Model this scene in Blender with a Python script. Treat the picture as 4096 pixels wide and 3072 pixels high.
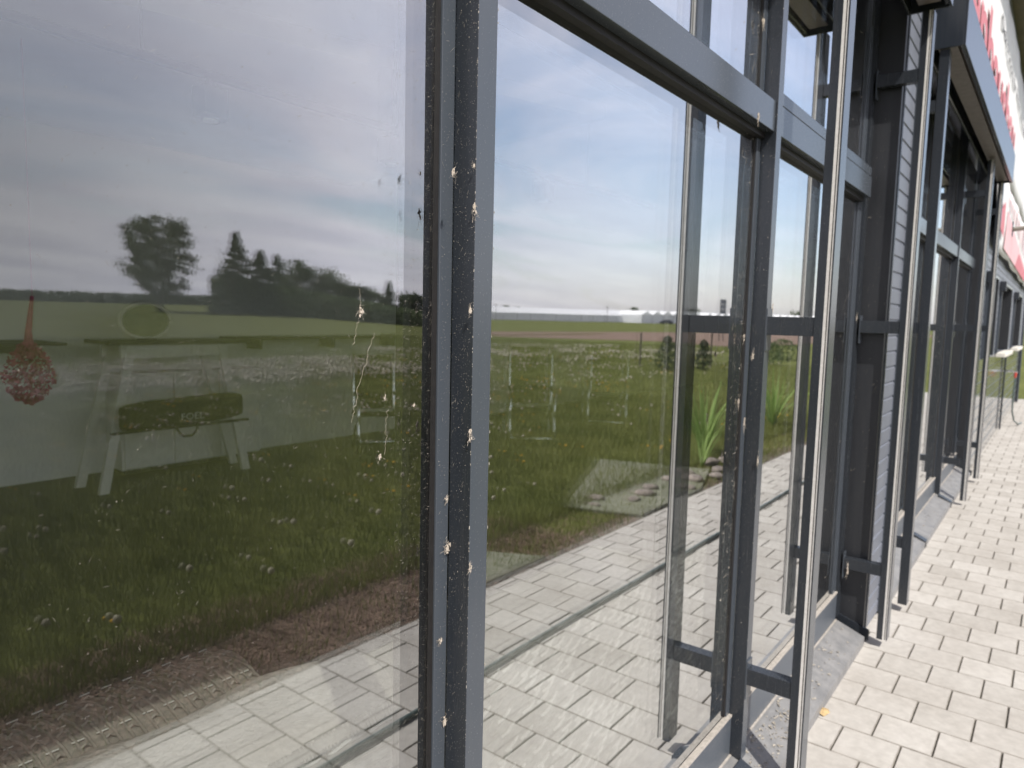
import bpy, math, random
import numpy as np
from mathutils import Vector, Matrix
random.seed(7); RNG = np.random.default_rng(11)
R = math.radians
S = bpy.context.scene
COL = S.collection
for o in list(bpy.data.objects): bpy.data.objects.remove(o)

# ------------------------------------------------------------------ camera
H = 1.55
roll, pitch, yaw = R(1.35), R(5.45), R(37.6)
fwd = Vector((math.cos(yaw)*math.cos(pitch), math.sin(yaw)*math.cos(pitch), -math.sin(pitch)))
right = Vector((math.sin(yaw), -math.cos(yaw), 0)); up = right.cross(fwd)
Rt = right*math.cos(roll)+up*math.sin(roll); Up = -right*math.sin(roll)+up*math.cos(roll)
cam_d = bpy.data.cameras.new('camera'); cam = bpy.data.objects.new('camera', cam_d); COL.objects.link(cam)
m = Matrix((Rt, Up, -fwd)).transposed().to_4x4(); m.translation = Vector((0, 0, H)); cam.matrix_world = m
cam_d.sensor_width = 36; cam_d.lens = 2841/4096*36; cam_d.clip_start = .05; cam_d.clip_end = 6000
cam_d.dof.use_dof = True; cam_d.dof.focus_distance = 1.15; cam_d.dof.aperture_fstop = 5.8
S.camera = cam

# ------------------------------------------------------------------ world, sun, exposure
SUN_EL = R(52); LX, LY = .49, .872
W = bpy.data.worlds.new('World'); S.world = W; W.use_nodes = True
nt = W.node_tree; N = nt.nodes; L = nt.links; N.clear()
out = N.new('ShaderNodeOutputWorld'); bg = N.new('ShaderNodeBackground'); bg.inputs['Strength'].default_value = .11
sky = N.new('ShaderNodeTexSky'); sky.sky_type = 'NISHITA'; sky.sun_disc = False; sky.sun_elevation = SUN_EL
sky.sun_rotation = math.atan2(-LX, -LY); sky.air_density = 1.1; sky.dust_density = 1.4
tc = N.new('ShaderNodeTexCoord'); sp = N.new('ShaderNodeSeparateXYZ'); L.new(tc.outputs['Generated'], sp.inputs[0])
def wmath(op, a, b=None, c=None):
    n = N.new('ShaderNodeMath'); n.operation = op
    for i, v in enumerate((a, b, c)):
        if v is None: continue
        if isinstance(v, (int, float)): n.inputs[i].default_value = v
        else: L.new(v, n.inputs[i])
    return n.outputs[0]
zz = wmath('ADD', wmath('MAXIMUM', sp.outputs[2], 0.0), .12)
cx = wmath('DIVIDE', sp.outputs[0], zz); cy = wmath('DIVIDE', sp.outputs[1], zz)
cb = N.new('ShaderNodeCombineXYZ'); L.new(wmath('MULTIPLY', cx, .55), cb.inputs[0]); L.new(cy, cb.inputs[1])
rotn = N.new('ShaderNodeMapping'); rotn.inputs['Rotation'].default_value = (0, 0, R(28)); rotn.inputs['Location'].default_value = (3.4, 1.2, 0); L.new(cb.outputs[0], rotn.inputs[0])
nz = N.new('ShaderNodeTexNoise'); nz.inputs['Scale'].default_value = .75; nz.inputs['Detail'].default_value = 9; nz.inputs['Roughness'].default_value = .60; nz.inputs['Distortion'].default_value = .9
L.new(rotn.outputs[0], nz.inputs['Vector'])
rp = N.new('ShaderNodeValToRGB'); rp.color_ramp.elements[0].position = .37; rp.color_ramp.elements[1].position = .62
rp.color_ramp.elements[0].color = (.60, .60, .60, 1)
L.new(nz.outputs['Fac'], rp.inputs[0])
hz = wmath('MULTIPLY', wmath('SUBTRACT', 1.0, wmath('MINIMUM', wmath('MULTIPLY', wmath('MAXIMUM', sp.outputs[2], 0.0), 7.0), 1.0)), .55)
fac = wmath('MINIMUM', wmath('ADD', rp.outputs[0], hz), 1.0)
nz2 = N.new('ShaderNodeTexNoise'); nz2.inputs['Scale'].default_value = 1.9; nz2.inputs['Detail'].default_value = 4; L.new(rotn.outputs[0], nz2.inputs['Vector'])
cr = N.new('ShaderNodeValToRGB'); cr.color_ramp.elements[0].color = (10.4, 10.1, 11.7, 1); cr.color_ramp.elements[1].color = (12.6, 12.2, 13.4, 1)
cr.color_ramp.elements[0].position = .35; cr.color_ramp.elements[1].position = .65; L.new(nz2.outputs['Fac'], cr.inputs[0])
mx = N.new('ShaderNodeMix'); mx.data_type = 'RGBA'; xr_ = N.new('ShaderNodeMapRange'); xr_.inputs[1].default_value = .62; xr_.inputs[2].default_value = .96; xr_.inputs[3].default_value = 1.0; xr_.inputs[4].default_value = .34; L.new(sp.outputs[0], xr_.inputs[0])
rp2 = N.new('ShaderNodeValToRGB'); rp2.color_ramp.elements[0].position = .37; rp2.color_ramp.elements[1].position = .57; L.new(nz.outputs['Fac'], rp2.inputs[0])
f2 = wmath('MINIMUM', wmath('ADD', wmath('MULTIPLY', rp2.outputs[0], .85), wmath('MULTIPLY', hz, 1.1)), 1.0)
xb_ = N.new('ShaderNodeMapRange'); xb_.inputs[1].default_value = .55; xb_.inputs[2].default_value = .76; L.new(sp.outputs[0], xb_.inputs[0])
mf_ = N.new('ShaderNodeMix'); L.new(xb_.outputs[0], mf_.inputs[0]); L.new(fac, mf_.inputs[2]); L.new(f2, mf_.inputs[3])
fac = wmath('MULTIPLY', mf_.outputs[0], xr_.outputs[0])
sk2 = N.new('ShaderNodeVectorMath'); sk2.operation = 'MULTIPLY'; sk2.inputs[1].default_value = (1.75, 1.75, 1.80); L.new(sky.outputs[0], sk2.inputs[0])
L.new(fac, mx.inputs['Factor']); L.new(sk2.outputs[0], mx.inputs[6]); L.new(cr.outputs[0], mx.inputs[7])
el_ = N.new('ShaderNodeMapRange'); el_.inputs[1].default_value = .35; el_.inputs[2].default_value = .8; el_.inputs[3].default_value = 1.0; el_.inputs[4].default_value = .42; L.new(sp.outputs[2], el_.inputs[0])
vm = N.new('ShaderNodeVectorMath'); vm.operation = 'SCALE'; L.new(mx.outputs[2], vm.inputs[0]); L.new(el_.outputs[0], vm.inputs['Scale'])
L.new(vm.outputs[0], bg.inputs['Color']); L.new(bg.outputs[0], out.inputs[0])
sd = bpy.data.lights.new('sun', 'SUN'); sd.energy = 4.6; sd.angle = R(.55); sd.color = (1, .955, .89)
so = bpy.data.objects.new('sun', sd); COL.objects.link(so); so.location = (0, -10, 20)
so.rotation_euler = Vector((LX*math.cos(SUN_EL), LY*math.cos(SUN_EL), -math.sin(SUN_EL))).to_track_quat('-Z', 'Y').to_euler()
S.view_settings.view_transform = 'Standard'; S.view_settings.look = 'None'; S.view_settings.exposure = .13; S.view_settings.gamma = 1
S.render.engine = 'CYCLES'
S.cycles.max_bounces = 10; S.cycles.transparent_max_bounces = 24; S.cycles.glossy_bounces = 6; S.cycles.diffuse_bounces = 4
S.cycles.caustics_reflective = False; S.cycles.caustics_refractive = False

# ------------------------------------------------------------------ materials
def newmat(name):
    m = bpy.data.materials.new(name); m.use_nodes = True
    n = m.node_tree.nodes; b = n['Principled BSDF']; return m, n, m.node_tree.links, b
def noise_mix(n, l, c1, c2, scale, detail=4, lo=.35, hi=.65, vec=None, rough=.6):
    t = n.new('ShaderNodeTexNoise'); t.inputs['Scale'].default_value = scale; t.inputs['Detail'].default_value = detail; t.inputs['Roughness'].default_value = rough
    if vec is None:
        c = n.new('ShaderNodeTexCoord'); vec = c.outputs['Object']
    l.new(vec, t.inputs['Vector'])
    r = n.new('ShaderNodeValToRGB'); r.color_ramp.elements[0].position = lo; r.color_ramp.elements[1].position = hi
    r.color_ramp.elements[0].color = (*c1, 1); r.color_ramp.elements[1].color = (*c2, 1)
    l.new(t.outputs['Fac'], r.inputs[0]); return r.outputs[0], t.outputs['Fac']
def mat(name, c1, c2=None, scale=20, rough=.6, metal=0, bump=0, bscale=None, spec=.5):
    m, n, l, b = newmat(name)
    c2 = c2 or tuple(x*.82 for x in c1)
    col, f = noise_mix(n, l, c2, c1, scale)
    l.new(col, b.inputs['Base Color']); b.inputs['Roughness'].default_value = rough; b.inputs['Metallic'].default_value = metal
    b.inputs['Specular IOR Level'].default_value = spec
    if bump:
        t = n.new('ShaderNodeTexNoise'); t.inputs['Scale'].default_value = bscale or scale*3; t.inputs['Detail'].default_value = 5
        c = n.new('ShaderNodeTexCoord'); l.new(c.outputs['Object'], t.inputs['Vector'])
        bp = n.new('ShaderNodeBump'); bp.inputs['Strength'].default_value = bump; bp.inputs['Distance'].default_value = .01
        l.new(t.outputs['Fac'], bp.inputs['Height']); l.new(bp.outputs[0], b.inputs['Normal'])
    return m
def paint(name, c, rough, dust=(.20, .185, .165), dustamt=.5):
    """powder-coated metal with settled dust flecks and faint vertical run marks"""
    m, n, l, b = newmat(name)
    c0 = n.new('ShaderNodeTexCoord')
    mp = n.new('ShaderNodeMapping'); mp.inputs['Scale'].default_value = (60, 60, 5); l.new(c0.outputs['Object'], mp.inputs[0])
    t = n.new('ShaderNodeTexNoise'); t.inputs['Scale'].default_value = 1; t.inputs['Detail'].default_value = 5; l.new(mp.outputs[0], t.inputs['Vector'])
    t2 = n.new('ShaderNodeTexNoise'); t2.inputs['Scale'].default_value = 330; t2.inputs['Detail'].default_value = 2; l.new(c0.outputs['Object'], t2.inputs['Vector'])
    r2 = n.new('ShaderNodeValToRGB'); r2.color_ramp.elements[0].position = .66; r2.color_ramp.elements[1].position = .74; l.new(t2.outputs['Fac'], r2.inputs[0])
    r1 = n.new('ShaderNodeMapRange'); r1.inputs[1].default_value = .4; r1.inputs[2].default_value = .8; r1.inputs[3].default_value = 0; r1.inputs[4].default_value = .045; l.new(t.outputs['Fac'], r1.inputs[0])
    ad = n.new('ShaderNodeMath'); ad.operation = 'MULTIPLY_ADD'; l.new(r2.outputs[0], ad.inputs[0]); ad.inputs[1].default_value = dustamt; l.new(r1.outputs[0], ad.inputs[2]); ad.use_clamp = True
    mx = n.new('ShaderNodeMix'); mx.data_type = 'RGBA'; l.new(ad.outputs[0], mx.inputs['Factor']); mx.inputs[6].default_value = (*c, 1); mx.inputs[7].default_value = (*dust, 1)
    l.new(mx.outputs[2], b.inputs['Base Color'])
    rr = n.new('ShaderNodeMath'); rr.operation = 'MULTIPLY_ADD'; l.new(ad.outputs[0], rr.inputs[0]); rr.inputs[1].default_value = .5; rr.inputs[2].default_value = rough
    l.new(rr.outputs[0], b.inputs['Roughness']); return m
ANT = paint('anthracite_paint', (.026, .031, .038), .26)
ANT2 = paint('anthracite_frame_lit_front', (.070, .082, .098), .2, dustamt=.35)  # lighter anthracite for frames; on front faces it paints in sun and sky light
DARKP = paint('dark_panel_paint', (.022, .024, .028), .42)
HOUS = paint('housing_paint', (.026, .032, .042), .2, dustamt=.15)
RUB = mat('black_rubber', (.010, .009, .009), (.018, .016, .015), 60, .6)
BRUSH = mat('pale_brush_seal', (.80, .78, .74), (.68, .66, .62), 90, .6)
LEDGE = mat('dusty_sheet_metal', (.27, .265, .26), (.19, .19, .19), 14, .5, 0, .25, 90)
UPST = paint('dusty_upstand_paint', (.085, .10, .12), .35, (.45, .43, .40), .9)
CRUST = mat('pale_sealant', (.50, .46, .41), (.36, .33, .29), 60, .9)
SLAT = mat('taupe_slats', (.20, .175, .16), (.15, .13, .12), 30, .45)
SID = mat('silver_corrugated_metal', (.20, .215, .25), (.165, .178, .21), 6, .45, .1)
PLINTH = mat('glossy_lower_cladding', (.20, .21, .22), (.16, .17, .18), 8, .10, .35)
WHITE = mat('white_stone', (.80, .77, .70), (.70, .67, .60), 20, .6)
SOFF = mat('olive_brown_soffit', (.20, .18, .13), (.16, .145, .11), 5, .7)
INW = mat('white_interior_wall', (.86, .87, .84), (.82, .83, .80), 2, .8)
INF = mat('dark_showroom_floor', (.028, .028, .025), (.018, .018, .016), 3, .5)
CEIL = mat('pale_ceiling', (.80, .80, .82), (.76, .76, .78), 2, .8)
BLK = mat('black_fabric', (.012, .012, .012), (.022, .022, .022), 50, .9)
CHROME = mat('bright_tube', (.95, .97, .97), (.92, .94, .94), 20, .13, 1)
PALEW = mat('pale_painted_wood', (.84, .84, .80), (.76, .76, .72), 14, .6)
DKW = mat('dark_board', (.025, .022, .02), (.04, .035, .03), 14, .5)
CUSH = mat('cream_cushion_fabric', (.80, .74, .68), (.68, .63, .58), 45, .95, 0, 1.0, 55)
RAT = mat('grey_beige_rattan', (.46, .43, .375), (.33, .31, .27), 30, .42)
RATL = mat('pale_sunlit_rattan', (.95, .93, .88), (.86, .83, .77), 40, .35)  # near-white, paints sunlit streaks onto the weave
REDF = mat('dusty_red_blossom', (.58, .10, .21), (.40, .06, .14), 30, .8)
SEAL = mat('fleck', (.50, .46, .40), (.30, .27, .22), 60, .9)
TUBEG = mat('grey_green_hose', (.10, .14, .13), (.07, .10, .095), 20, .35)

def glass_mat(name, r0, tint, dust=.012):
    m = bpy.data.materials.new(name); m.use_nodes = True; n = m.node_tree.nodes; l = m.node_tree.links; n.clear()
    o = n.new('ShaderNodeOutputMaterial'); g = n.new('ShaderNodeNewGeometry')
    dt = n.new('ShaderNodeVectorMath'); dt.operation = 'DOT_PRODUCT'; l.new(g.outputs['Normal'], dt.inputs[0]); l.new(g.outputs['Incoming'], dt.inputs[1])
    def M(op, a, b=None, c=None):
        k = n.new('ShaderNodeMath'); k.operation = op
        for i, v in enumerate((a, b, c)):
            if v is None: continue
            if isinstance(v, (int, float)): k.inputs[i].default_value = v
            else: l.new(v, k.inputs[i])
        return k.outputs[0]
    c = M('ABSOLUTE', dt.outputs['Value']); p = M('POWER', M('SUBTRACT', 1.0, c), 1.2)
    f = M('MULTIPLY_ADD', p, 1-r0, r0)
    tr = n.new('ShaderNodeBsdfTransparent'); tr.inputs[0].default_value = (*tint, 1)
    gl = n.new('ShaderNodeBsdfGlossy'); gl.inputs['Roughness'].default_value = 0; gl.inputs['Color'].default_value = (.97, .985, 1, 1)
    mx = n.new('ShaderNodeMixShader'); l.new(f, mx.inputs[0]); l.new(tr.outputs[0], mx.inputs[1]); l.new(gl.outputs[0], mx.inputs[2])
    # faint wave in the sheet so reflections wander as in float glass
    tcx = n.new('ShaderNodeTexCoord'); wn = n.new('ShaderNodeTexNoise'); wn.inputs['Scale'].default_value = 3.2; wn.inputs['Detail'].default_value = 1; l.new(tcx.outputs['Object'], wn.inputs['Vector'])
    bp = n.new('ShaderNodeBump'); bp.inputs['Strength'].default_value = .05; bp.inputs['Distance'].default_value = .0025; l.new(wn.outputs['Fac'], bp.inputs['Height']); l.new(bp.outputs[0], gl.inputs['Normal'])
    # thin film of settled dust
    mp = n.new('ShaderNodeMapping'); mp.inputs['Scale'].default_value = (6, 6, 1.2); l.new(tcx.outputs['Object'], mp.inputs[0])
    dn = n.new('ShaderNodeTexNoise'); dn.inputs['Scale'].default_value = 1.3; dn.inputs['Detail'].default_value = 6; l.new(mp.outputs[0], dn.inputs['Vector'])
    df = n.new('ShaderNodeBsdfDiffuse'); df.inputs[0].default_value = (.55, .53, .5, 1)
    m2 = n.new('ShaderNodeMixShader'); l.new(M('MULTIPLY', dn.outputs['Fac'], dust*2), m2.inputs[0]); l.new(mx.outputs[0], m2.inputs[1]); l.new(df.outputs[0], m2.inputs[2])
    l.new(m2.outputs[0], o.inputs[0]); return m
# coated insulating glass: reflectance climbs early with angle
GLASS = glass_mat('dusty_window_glass', .075, (.93, .95, .935), .004)
WINGL = mat('dark_window_glass', (.02, .022, .025), (.03, .032, .036), 3, .05, 0, spec=.9)

# ------------------------------------------------------------------ mesh helpers
class MB:
    def __init__(s): s.v = []; s.f = []; s.mi = []
    def add(s, vs, fs, mi=0):
        b = len(s.v); s.v += [tuple(v) for v in vs]; s.f += [tuple(i+b for i in f) for f in fs]; s.mi += [mi]*len(fs); return s
    def box(s, x0, x1, y0, y1, z0, z1, mi=0):
        return s.add([(x0,y0,z0),(x1,y0,z0),(x1,y1,z0),(x0,y1,z0),(x0,y0,z1),(x1,y0,z1),(x1,y1,z1),(x0,y1,z1)],
                     [(0,3,2,1),(4,5,6,7),(0,1,5,4),(1,2,6,5),(2,3,7,6),(3,0,4,7)], mi)
    def prism(s, prof, x0, x1, mi=0):       # prof in (y,z), extruded along x
        n = len(prof); vs = [(x0, *p) for p in prof]+[(x1, *p) for p in prof]
        fs = [tuple(range(n))[::-1], tuple(range(n, 2*n))]+[(i, (i+1) % n, n+(i+1) % n, n+i) for i in range(n)]
        return s.add(vs, fs, mi)
    def tube(s, pts, r, seg=8, mi=0):
        pts = [Vector(p) for p in pts]; rs = r if isinstance(r, (list, tuple)) else [r]*len(pts)
        rings = []; ref = None
        for i, p in enumerate(pts):
            d = (pts[min(i+1, len(pts)-1)]-pts[max(i-1, 0)]).normalized()
            if ref is None: ref = Vector((0, 0, 1)) if abs(d.z) < .9 else Vector((1, 0, 0))
            a = d.cross(ref).normalized(); b = a.cross(d).normalized(); ref = b
            rings.append([p+(a*math.cos(t)+b*math.sin(t))*rs[i] for t in [k*2*math.pi/seg for k in range(seg)]])
        vs = [v for rr in rings for v in rr]; fs = []
        for i in range(len(pts)-1):
            for k in range(seg): fs.append((i*seg+k, i*seg+(k+1) % seg, (i+1)*seg+(k+1) % seg, (i+1)*seg+k))
        fs.append(tuple(range(seg))[::-1]); fs.append(tuple((len(pts)-1)*seg+k for k in range(seg)))
        return s.add(vs, fs, mi)
    def blob(s, c, r, sx=1, sy=1, sz=1, mi=0, seg=8, rings=5, jit=0):
        vs = [(c[0], c[1], c[2]+r*sz)]
        for i in range(1, rings):
            ph = math.pi*i/rings
            for k in range(seg):
                t = 2*math.pi*k/seg; q = r*(1+random.uniform(-jit, jit))
                vs.append((c[0]+q*sx*math.sin(ph)*math.cos(t), c[1]+q*sy*math.sin(ph)*math.sin(t), c[2]+q*sz*math.cos(ph)))
        vs.append((c[0], c[1], c[2]-r*sz)); e = len(vs)-1; fs = []
        for k in range(seg): fs.append((0, 1+k, 1+(k+1) % seg))
        for i in range(rings-2):
            for k in range(seg): a = 1+i*seg; fs.append((a+k, a+seg+k, a+seg+(k+1) % seg, a+(k+1) % seg))
        a = 1+(rings-2)*seg
        for k in range(seg): fs.append((a+k, e, a+(k+1) % seg))
        return s.add(vs, fs, mi)
    def build(s, name, mats, parent=None, smooth=False, bevel=0):
        me = bpy.data.meshes.new(name); me.from_pydata(s.v, [], s.f); me.update()
        if not isinstance(mats, (list, tuple)): mats = [mats]
        for mm in mats: me.materials.append(mm)
        if len(mats) > 1: me.polygons.foreach_set('material_index', s.mi)
        me.polygons.foreach_set('use_smooth', [bool(smooth)]*len(me.polygons))
        o = bpy.data.objects.new(name, me); COL.objects.link(o)
        if bevel:
            b = o.modifiers.new('bevel', 'BEVEL'); b.width = bevel; b.segments = 2; b.limit_method = 'ANGLE'
        if parent is not None:
            o.parent = parent; o.matrix_parent_inverse = Matrix.Translation(-parent_loc(parent))
        return o
def parent_loc(p): return p.location.copy()
# children meshes are authored in world coordinates; things' empties sit unrotated at their base,
# parts' own objects sit at the origin of their thing
def np_mesh(name, verts, faces, mats, mi=None, k=None, parent=None, smooth=False):
    me = bpy.data.meshes.new(name); verts = np.asarray(verts, np.float32); faces = np.asarray(faces, np.int32); nv = faces.shape[1]
    me.vertices.add(len(verts)); me.vertices.foreach_set('co', verts.ravel())
    me.loops.add(faces.size); me.loops.foreach_set('vertex_index', faces.ravel())
    me.polygons.add(len(faces)); me.polygons.foreach_set('loop_start', np.arange(0, faces.size, nv, dtype=np.int32))
    try: me.polygons.foreach_set('loop_total', np.full(len(faces), nv, dtype=np.int32))
    except Exception: pass
    for mm in (mats if isinstance(mats, (list, tuple)) else [mats]): me.materials.append(mm)
    if mi is not None: me.polygons.foreach_set('material_index', np.asarray(mi, np.int32))
    me.polygons.foreach_set('use_smooth', np.full(len(faces), bool(smooth)))
    me.update(calc_edges=True); me.validate()
    o = bpy.data.objects.new(name, me); COL.objects.link(o)
    if parent is not None: o.parent = parent; o.matrix_parent_inverse = Matrix.Translation(-parent_loc(parent))
    return o
def tag(o, label=None, cat=None, group=None, kind=None):
    if label: o['label'] = label
    if cat: o['category'] = cat
    if group: o['group'] = group
    if kind: o['kind'] = kind
    return o
def thing(name, loc, label, cat, group=None):
    o = bpy.data.objects.new(name, None); COL.objects.link(o); o.location = loc; o.empty_display_size = .1
    return tag(o, label, cat, group)

# ------------------------------------------------------------------ ground and setting
GR, gn, gl_, gb = newmat('meadow_grass_ground')
geo = gn.new('ShaderNodeNewGeometry')
c1, f1 = noise_mix(gn, gl_, (.095, .115, .033), (.165, .18, .058), .35, 6, .3, .7, geo.outputs['Position'])
c2, f2 = noise_mix(gn, gl_, (.55, .55, .55), (1.35, 1.3, 1.2), 9, 5, .3, .7, geo.outputs['Position'])
mm_ = gn.new('ShaderNodeMix'); mm_.data_type = 'RGBA'; mm_.blend_type = 'MULTIPLY'; mm_.inputs['Factor'].default_value = 1; gl_.new(c1, mm_.inputs[6]); gl_.new(c2, mm_.inputs[7])
gl_.new(mm_.outputs[2], gb.inputs['Base Color']); gb.inputs['Roughness'].default_value = 1; gb.inputs['Specular IOR Level'].default_value = .1
bpn = gn.new('ShaderNodeBump'); bpn.inputs['Strength'].default_value = .8; bpn.inputs['Distance'].default_value = .06; gl_.new(f2, bpn.inputs['Height']); gl_.new(bpn.outputs[0], gb.inputs['Normal'])
def terrain(x, y):
    d = np.hypot(x, y); az = np.degrees(np.arctan2(-y, x))
    s = np.clip((d-25)/110, 0, 1); s = s*s*(3-2*s)
    a = np.clip((az-43)/14, 0, 1)*(az < 140)
    return -.022 + 2.15*s*a
xs = np.unique(np.concatenate([-np.geomspace(20, 2500, 26), np.linspace(-20, 60, 61), np.geomspace(60, 3000, 40)]))
ys = np.unique(np.concatenate([-np.geomspace(30, 3000, 56), np.linspace(-30, 20, 36), np.geomspace(20, 2000, 14)]))
X, Y = np.meshgrid(xs, ys, indexing='ij'); Z = terrain(X, Y)
nx, ny = len(xs), len(ys); idx = np.arange(nx*ny).reshape(nx, ny)
F = np.stack([idx[:-1, :-1], idx[1:, :-1], idx[1:, 1:], idx[:-1, 1:]], -1).reshape(-1, 4)
tag(np_mesh('ground', np.stack([X, Y, Z], -1).reshape(-1, 3), F, GR, smooth=True), kind='structure')
# ploughed strip
SOIL = mat('ploughed_soil', (.235, .165, .125), (.165, .115, .088), 1.2, .95, 0, .8, 6, spec=.1)
poly = [(34, -33.5), (41.9, -32.6), (47.5, -21.3), (43, -14.9), (60, -13), (140, -13), (140, -36), (86, -31.6+(-4)), (80.5, -38.9), (53.7, -43.2), (40, -44)]
me = MB(); me.add([(x, y, .0) for x, y in poly], [tuple(range(len(poly)))[::-1]])
so_ = me.build('soil_field', SOIL); tag(so_, kind='structure')
so_.location.z = -.012
# bare, dry verge beside the paving
VERG = mat('dry_verge_soil', (.20, .15, .115), (.10, .078, .060), 9, 1, 0, 1, 40, spec=.1)
vx = np.linspace(-8, 18, 131); sm_ = np.clip((vx-2.6)/1.4, 0, 1); e = -1.50+.42*sm_*sm_*(3-2*sm_)+.05*np.sin(vx*2.1)+.04*np.sin(vx*5.3+1)
V = np.concatenate([np.stack([vx, np.full_like(vx, -.86), np.full_like(vx, -.016)], -1), np.stack([vx, e, np.full_like(vx, -.016)], -1)])
F = np.stack([np.arange(130), np.arange(131, 261), np.arange(132, 262), np.arange(1, 131)], -1)
tag(np_mesh('verge', V, F, VERG), kind='structure')

# pavers: 200 x 200 mm stones, half-bond, each a chamfered stone
PAV, pn, pl, pb = newmat('concrete_pavers')
at = pn.new('ShaderNodeAttribute'); at.attribute_name = 'tone'
pg = pn.new('ShaderNodeNewGeometry')
pc, pf = noise_mix(pn, pl, (.86, .85, .83), (1.06, 1.05, 1.03), 26, 8, .3, .7, pg.outputs['Position'])
pc2, pf2 = noise_mix(pn, pl, (.86, .845, .83), (1.05, 1.05, 1.05), 2.3, 7, .33, .62, pg.outputs['Position'])
rampp = pn.new('ShaderNodeValToRGB'); rampp.color_ramp.elements[0].color = (.53, .51, .48, 1); rampp.color_ramp.elements[1].color = (.465, .445, .415, 1); pl.new(at.outputs['Fac'], rampp.inputs[0])
m1 = pn.new('ShaderNodeMix'); m1.data_type = 'RGBA'; m1.blend_type = 'MULTIPLY'; m1.inputs['Factor'].default_value = 1; pl.new(rampp.outputs[0], m1.inputs[6]); pl.new(pc, m1.inputs[7])
m2 = pn.new('ShaderNodeMix'); m2.data_type = 'RGBA'; m2.blend_type = 'MULTIPLY'; m2.inputs['Factor'].default_value = 1; pl.new(m1.outputs[2], m2.inputs[6]); pl.new(pc2, m2.inputs[7])
pl.new(m2.outputs[2], pb.inputs['Base Color']); pb.inputs['Roughness'].default_value = .85; pb.inputs['Specular IOR Level'].default_value = .3
pt = pn.new('ShaderNodeTexNoise'); pt.inputs['Scale'].default_value = 260; pt.inputs['Detail'].default_value = 4; pl.new(pg.outputs['Position'], pt.inputs['Vector'])
pbp = pn.new('ShaderNodeBump'); pbp.inputs['Strength'].default_value = .35; pbp.inputs['Distance'].default_value = .003; pl.new(pt.outputs['Fac'], pbp.inputs['Height']); pl.new(pbp.outputs[0], pb.inputs['Normal'])
JOINT = mat('joint_sand', (.26, .24, .20), (.12, .11, .085), 30, 1)
V = []; F = []; tone = []
PX0 = 3.475-.2*40
def stone(x0, x1, y0, y1):
    gy = .0022; gx = .0014; x0 += gx; x1 -= gx; y0 += gy; y1 -= gy; c = .0032; zt = random.uniform(-.0012, .0012)
    b = len(V); tx = random.uniform(-.0003, .0003)
    V.extend([(x0, y0, -.02), (x1, y0, -.02), (x1, y1, -.02), (x0, y1, -.02), (x0, y0, zt-c), (x1, y0, zt-c+tx), (x1, y1, zt-c+tx), (x0, y1, zt-c),
              (x0+c, y0+c, zt), (x1-c, y0+c, zt+tx), (x1-c, y1-c, zt+tx), (x0+c, y1-c, zt)])
    fs = [(8, 9, 10, 11)]
    for i in range(4):
        j = (i+1) % 4; fs += [(i, j, j+4, i+4), (i+4, j+4, j+8, i+8)]
    F.extend([tuple(q+b for q in f) for f in fs]); t = random.random(); tone.extend([t*t]*12)
k = 0
for r in range(118):
    xa = PX0+.2*r
    off = .457 if r % 2 == 0 else .556      # row containing x 3.275-3.475 is r=39 -> odd
    off = .556 if (39-r) % 2 else .457
    y = off-.2*7
    ye = [q for q in [off+.2*i for i in range(-8, 3)] if -.89 < q < .80]
    ye = [-.89]+ye+[.80]
    for a, b_ in zip(ye[:-1], ye[1:]):
        if b_-a > .03: stone(xa, xa+.2, a, b_)
PAVE = mat('dirty_paver_edge', (.36, .335, .30), (.25, .23, .20), 14, .95)
pv = np_mesh('pavement', V, F, [PAV, PAVE], mi=([0]+[1]*8)*(len(F)//9)); tag(pv, kind='structure')
ta = pv.data.attributes.new('tone', 'FLOAT', 'POINT'); ta.data.foreach_set('value', np.asarray(tone, np.float32))
jm = MB().box(PX0-.02, PX0+23.62, -.905, .82, -.06, -.0085); tag(jm.build('paving_bed', JOINT), kind='structure')

# ------------------------------------------------------------------ showroom building
B = thing('showroom_building', (4, 3, 0), 'long dark framed glass showroom with silver corrugated cladding and an overhanging roof', 'building')
G = .80
ZT = 3.28
def window_bay(x0, x1, mulls, transoms=True, extra=None):
    w = MB()
    w.box(x0, x1, G, G+.004, .235, .236)
    pass
bayno = 0
def pane(par, x0, x1, z0, z1):
    # insulating unit: the inner sheet bows a few millimetres, which doubles distant reflections slightly
    a, b = G+.0205, G+.0205+(x1-x0)*math.tan(R(.13))
    return MB().add([(x0, G, z0), (x1, G, z0), (x1, b, z0), (x0, a, z0), (x0, G, z1), (x1, G, z1), (x1, b-.0008, z1), (x0, a-.0008, z1)], [(0,3,2,1),(4,5,6,7),(0,1,5,4),(1,2,6,5),(2,3,7,6),(3,0,4,7)]).build('pane', GLASS, par)
def mullion(par, xc, strips=True):
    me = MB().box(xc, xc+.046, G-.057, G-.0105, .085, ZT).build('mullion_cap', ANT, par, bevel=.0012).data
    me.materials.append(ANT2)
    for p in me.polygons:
        if p.normal.y < -.9: p.material_index = 1  # outward face gets the lighter copy, its lit look put into the colour
    MB().box(xc-.03, xc-.0005, G-.010, G-.001, .235, ZT).box(xc+.0465, xc+.076, G-.010, G-.001, .235, ZT).build('pressure_plate', ANT2, par, bevel=.001)
    MB().box(xc-.037, xc-.030, G-.006, G-.0005, .235, ZT).box(xc+.076, xc+.083, G-.006, G-.0005, .235, ZT).build('gasket', RUB, par)
    MB().box(xc-.034, xc+.080, G+.024, G+.085, .10, ZT).build('inner_mullion', DARKP, par)
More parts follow.
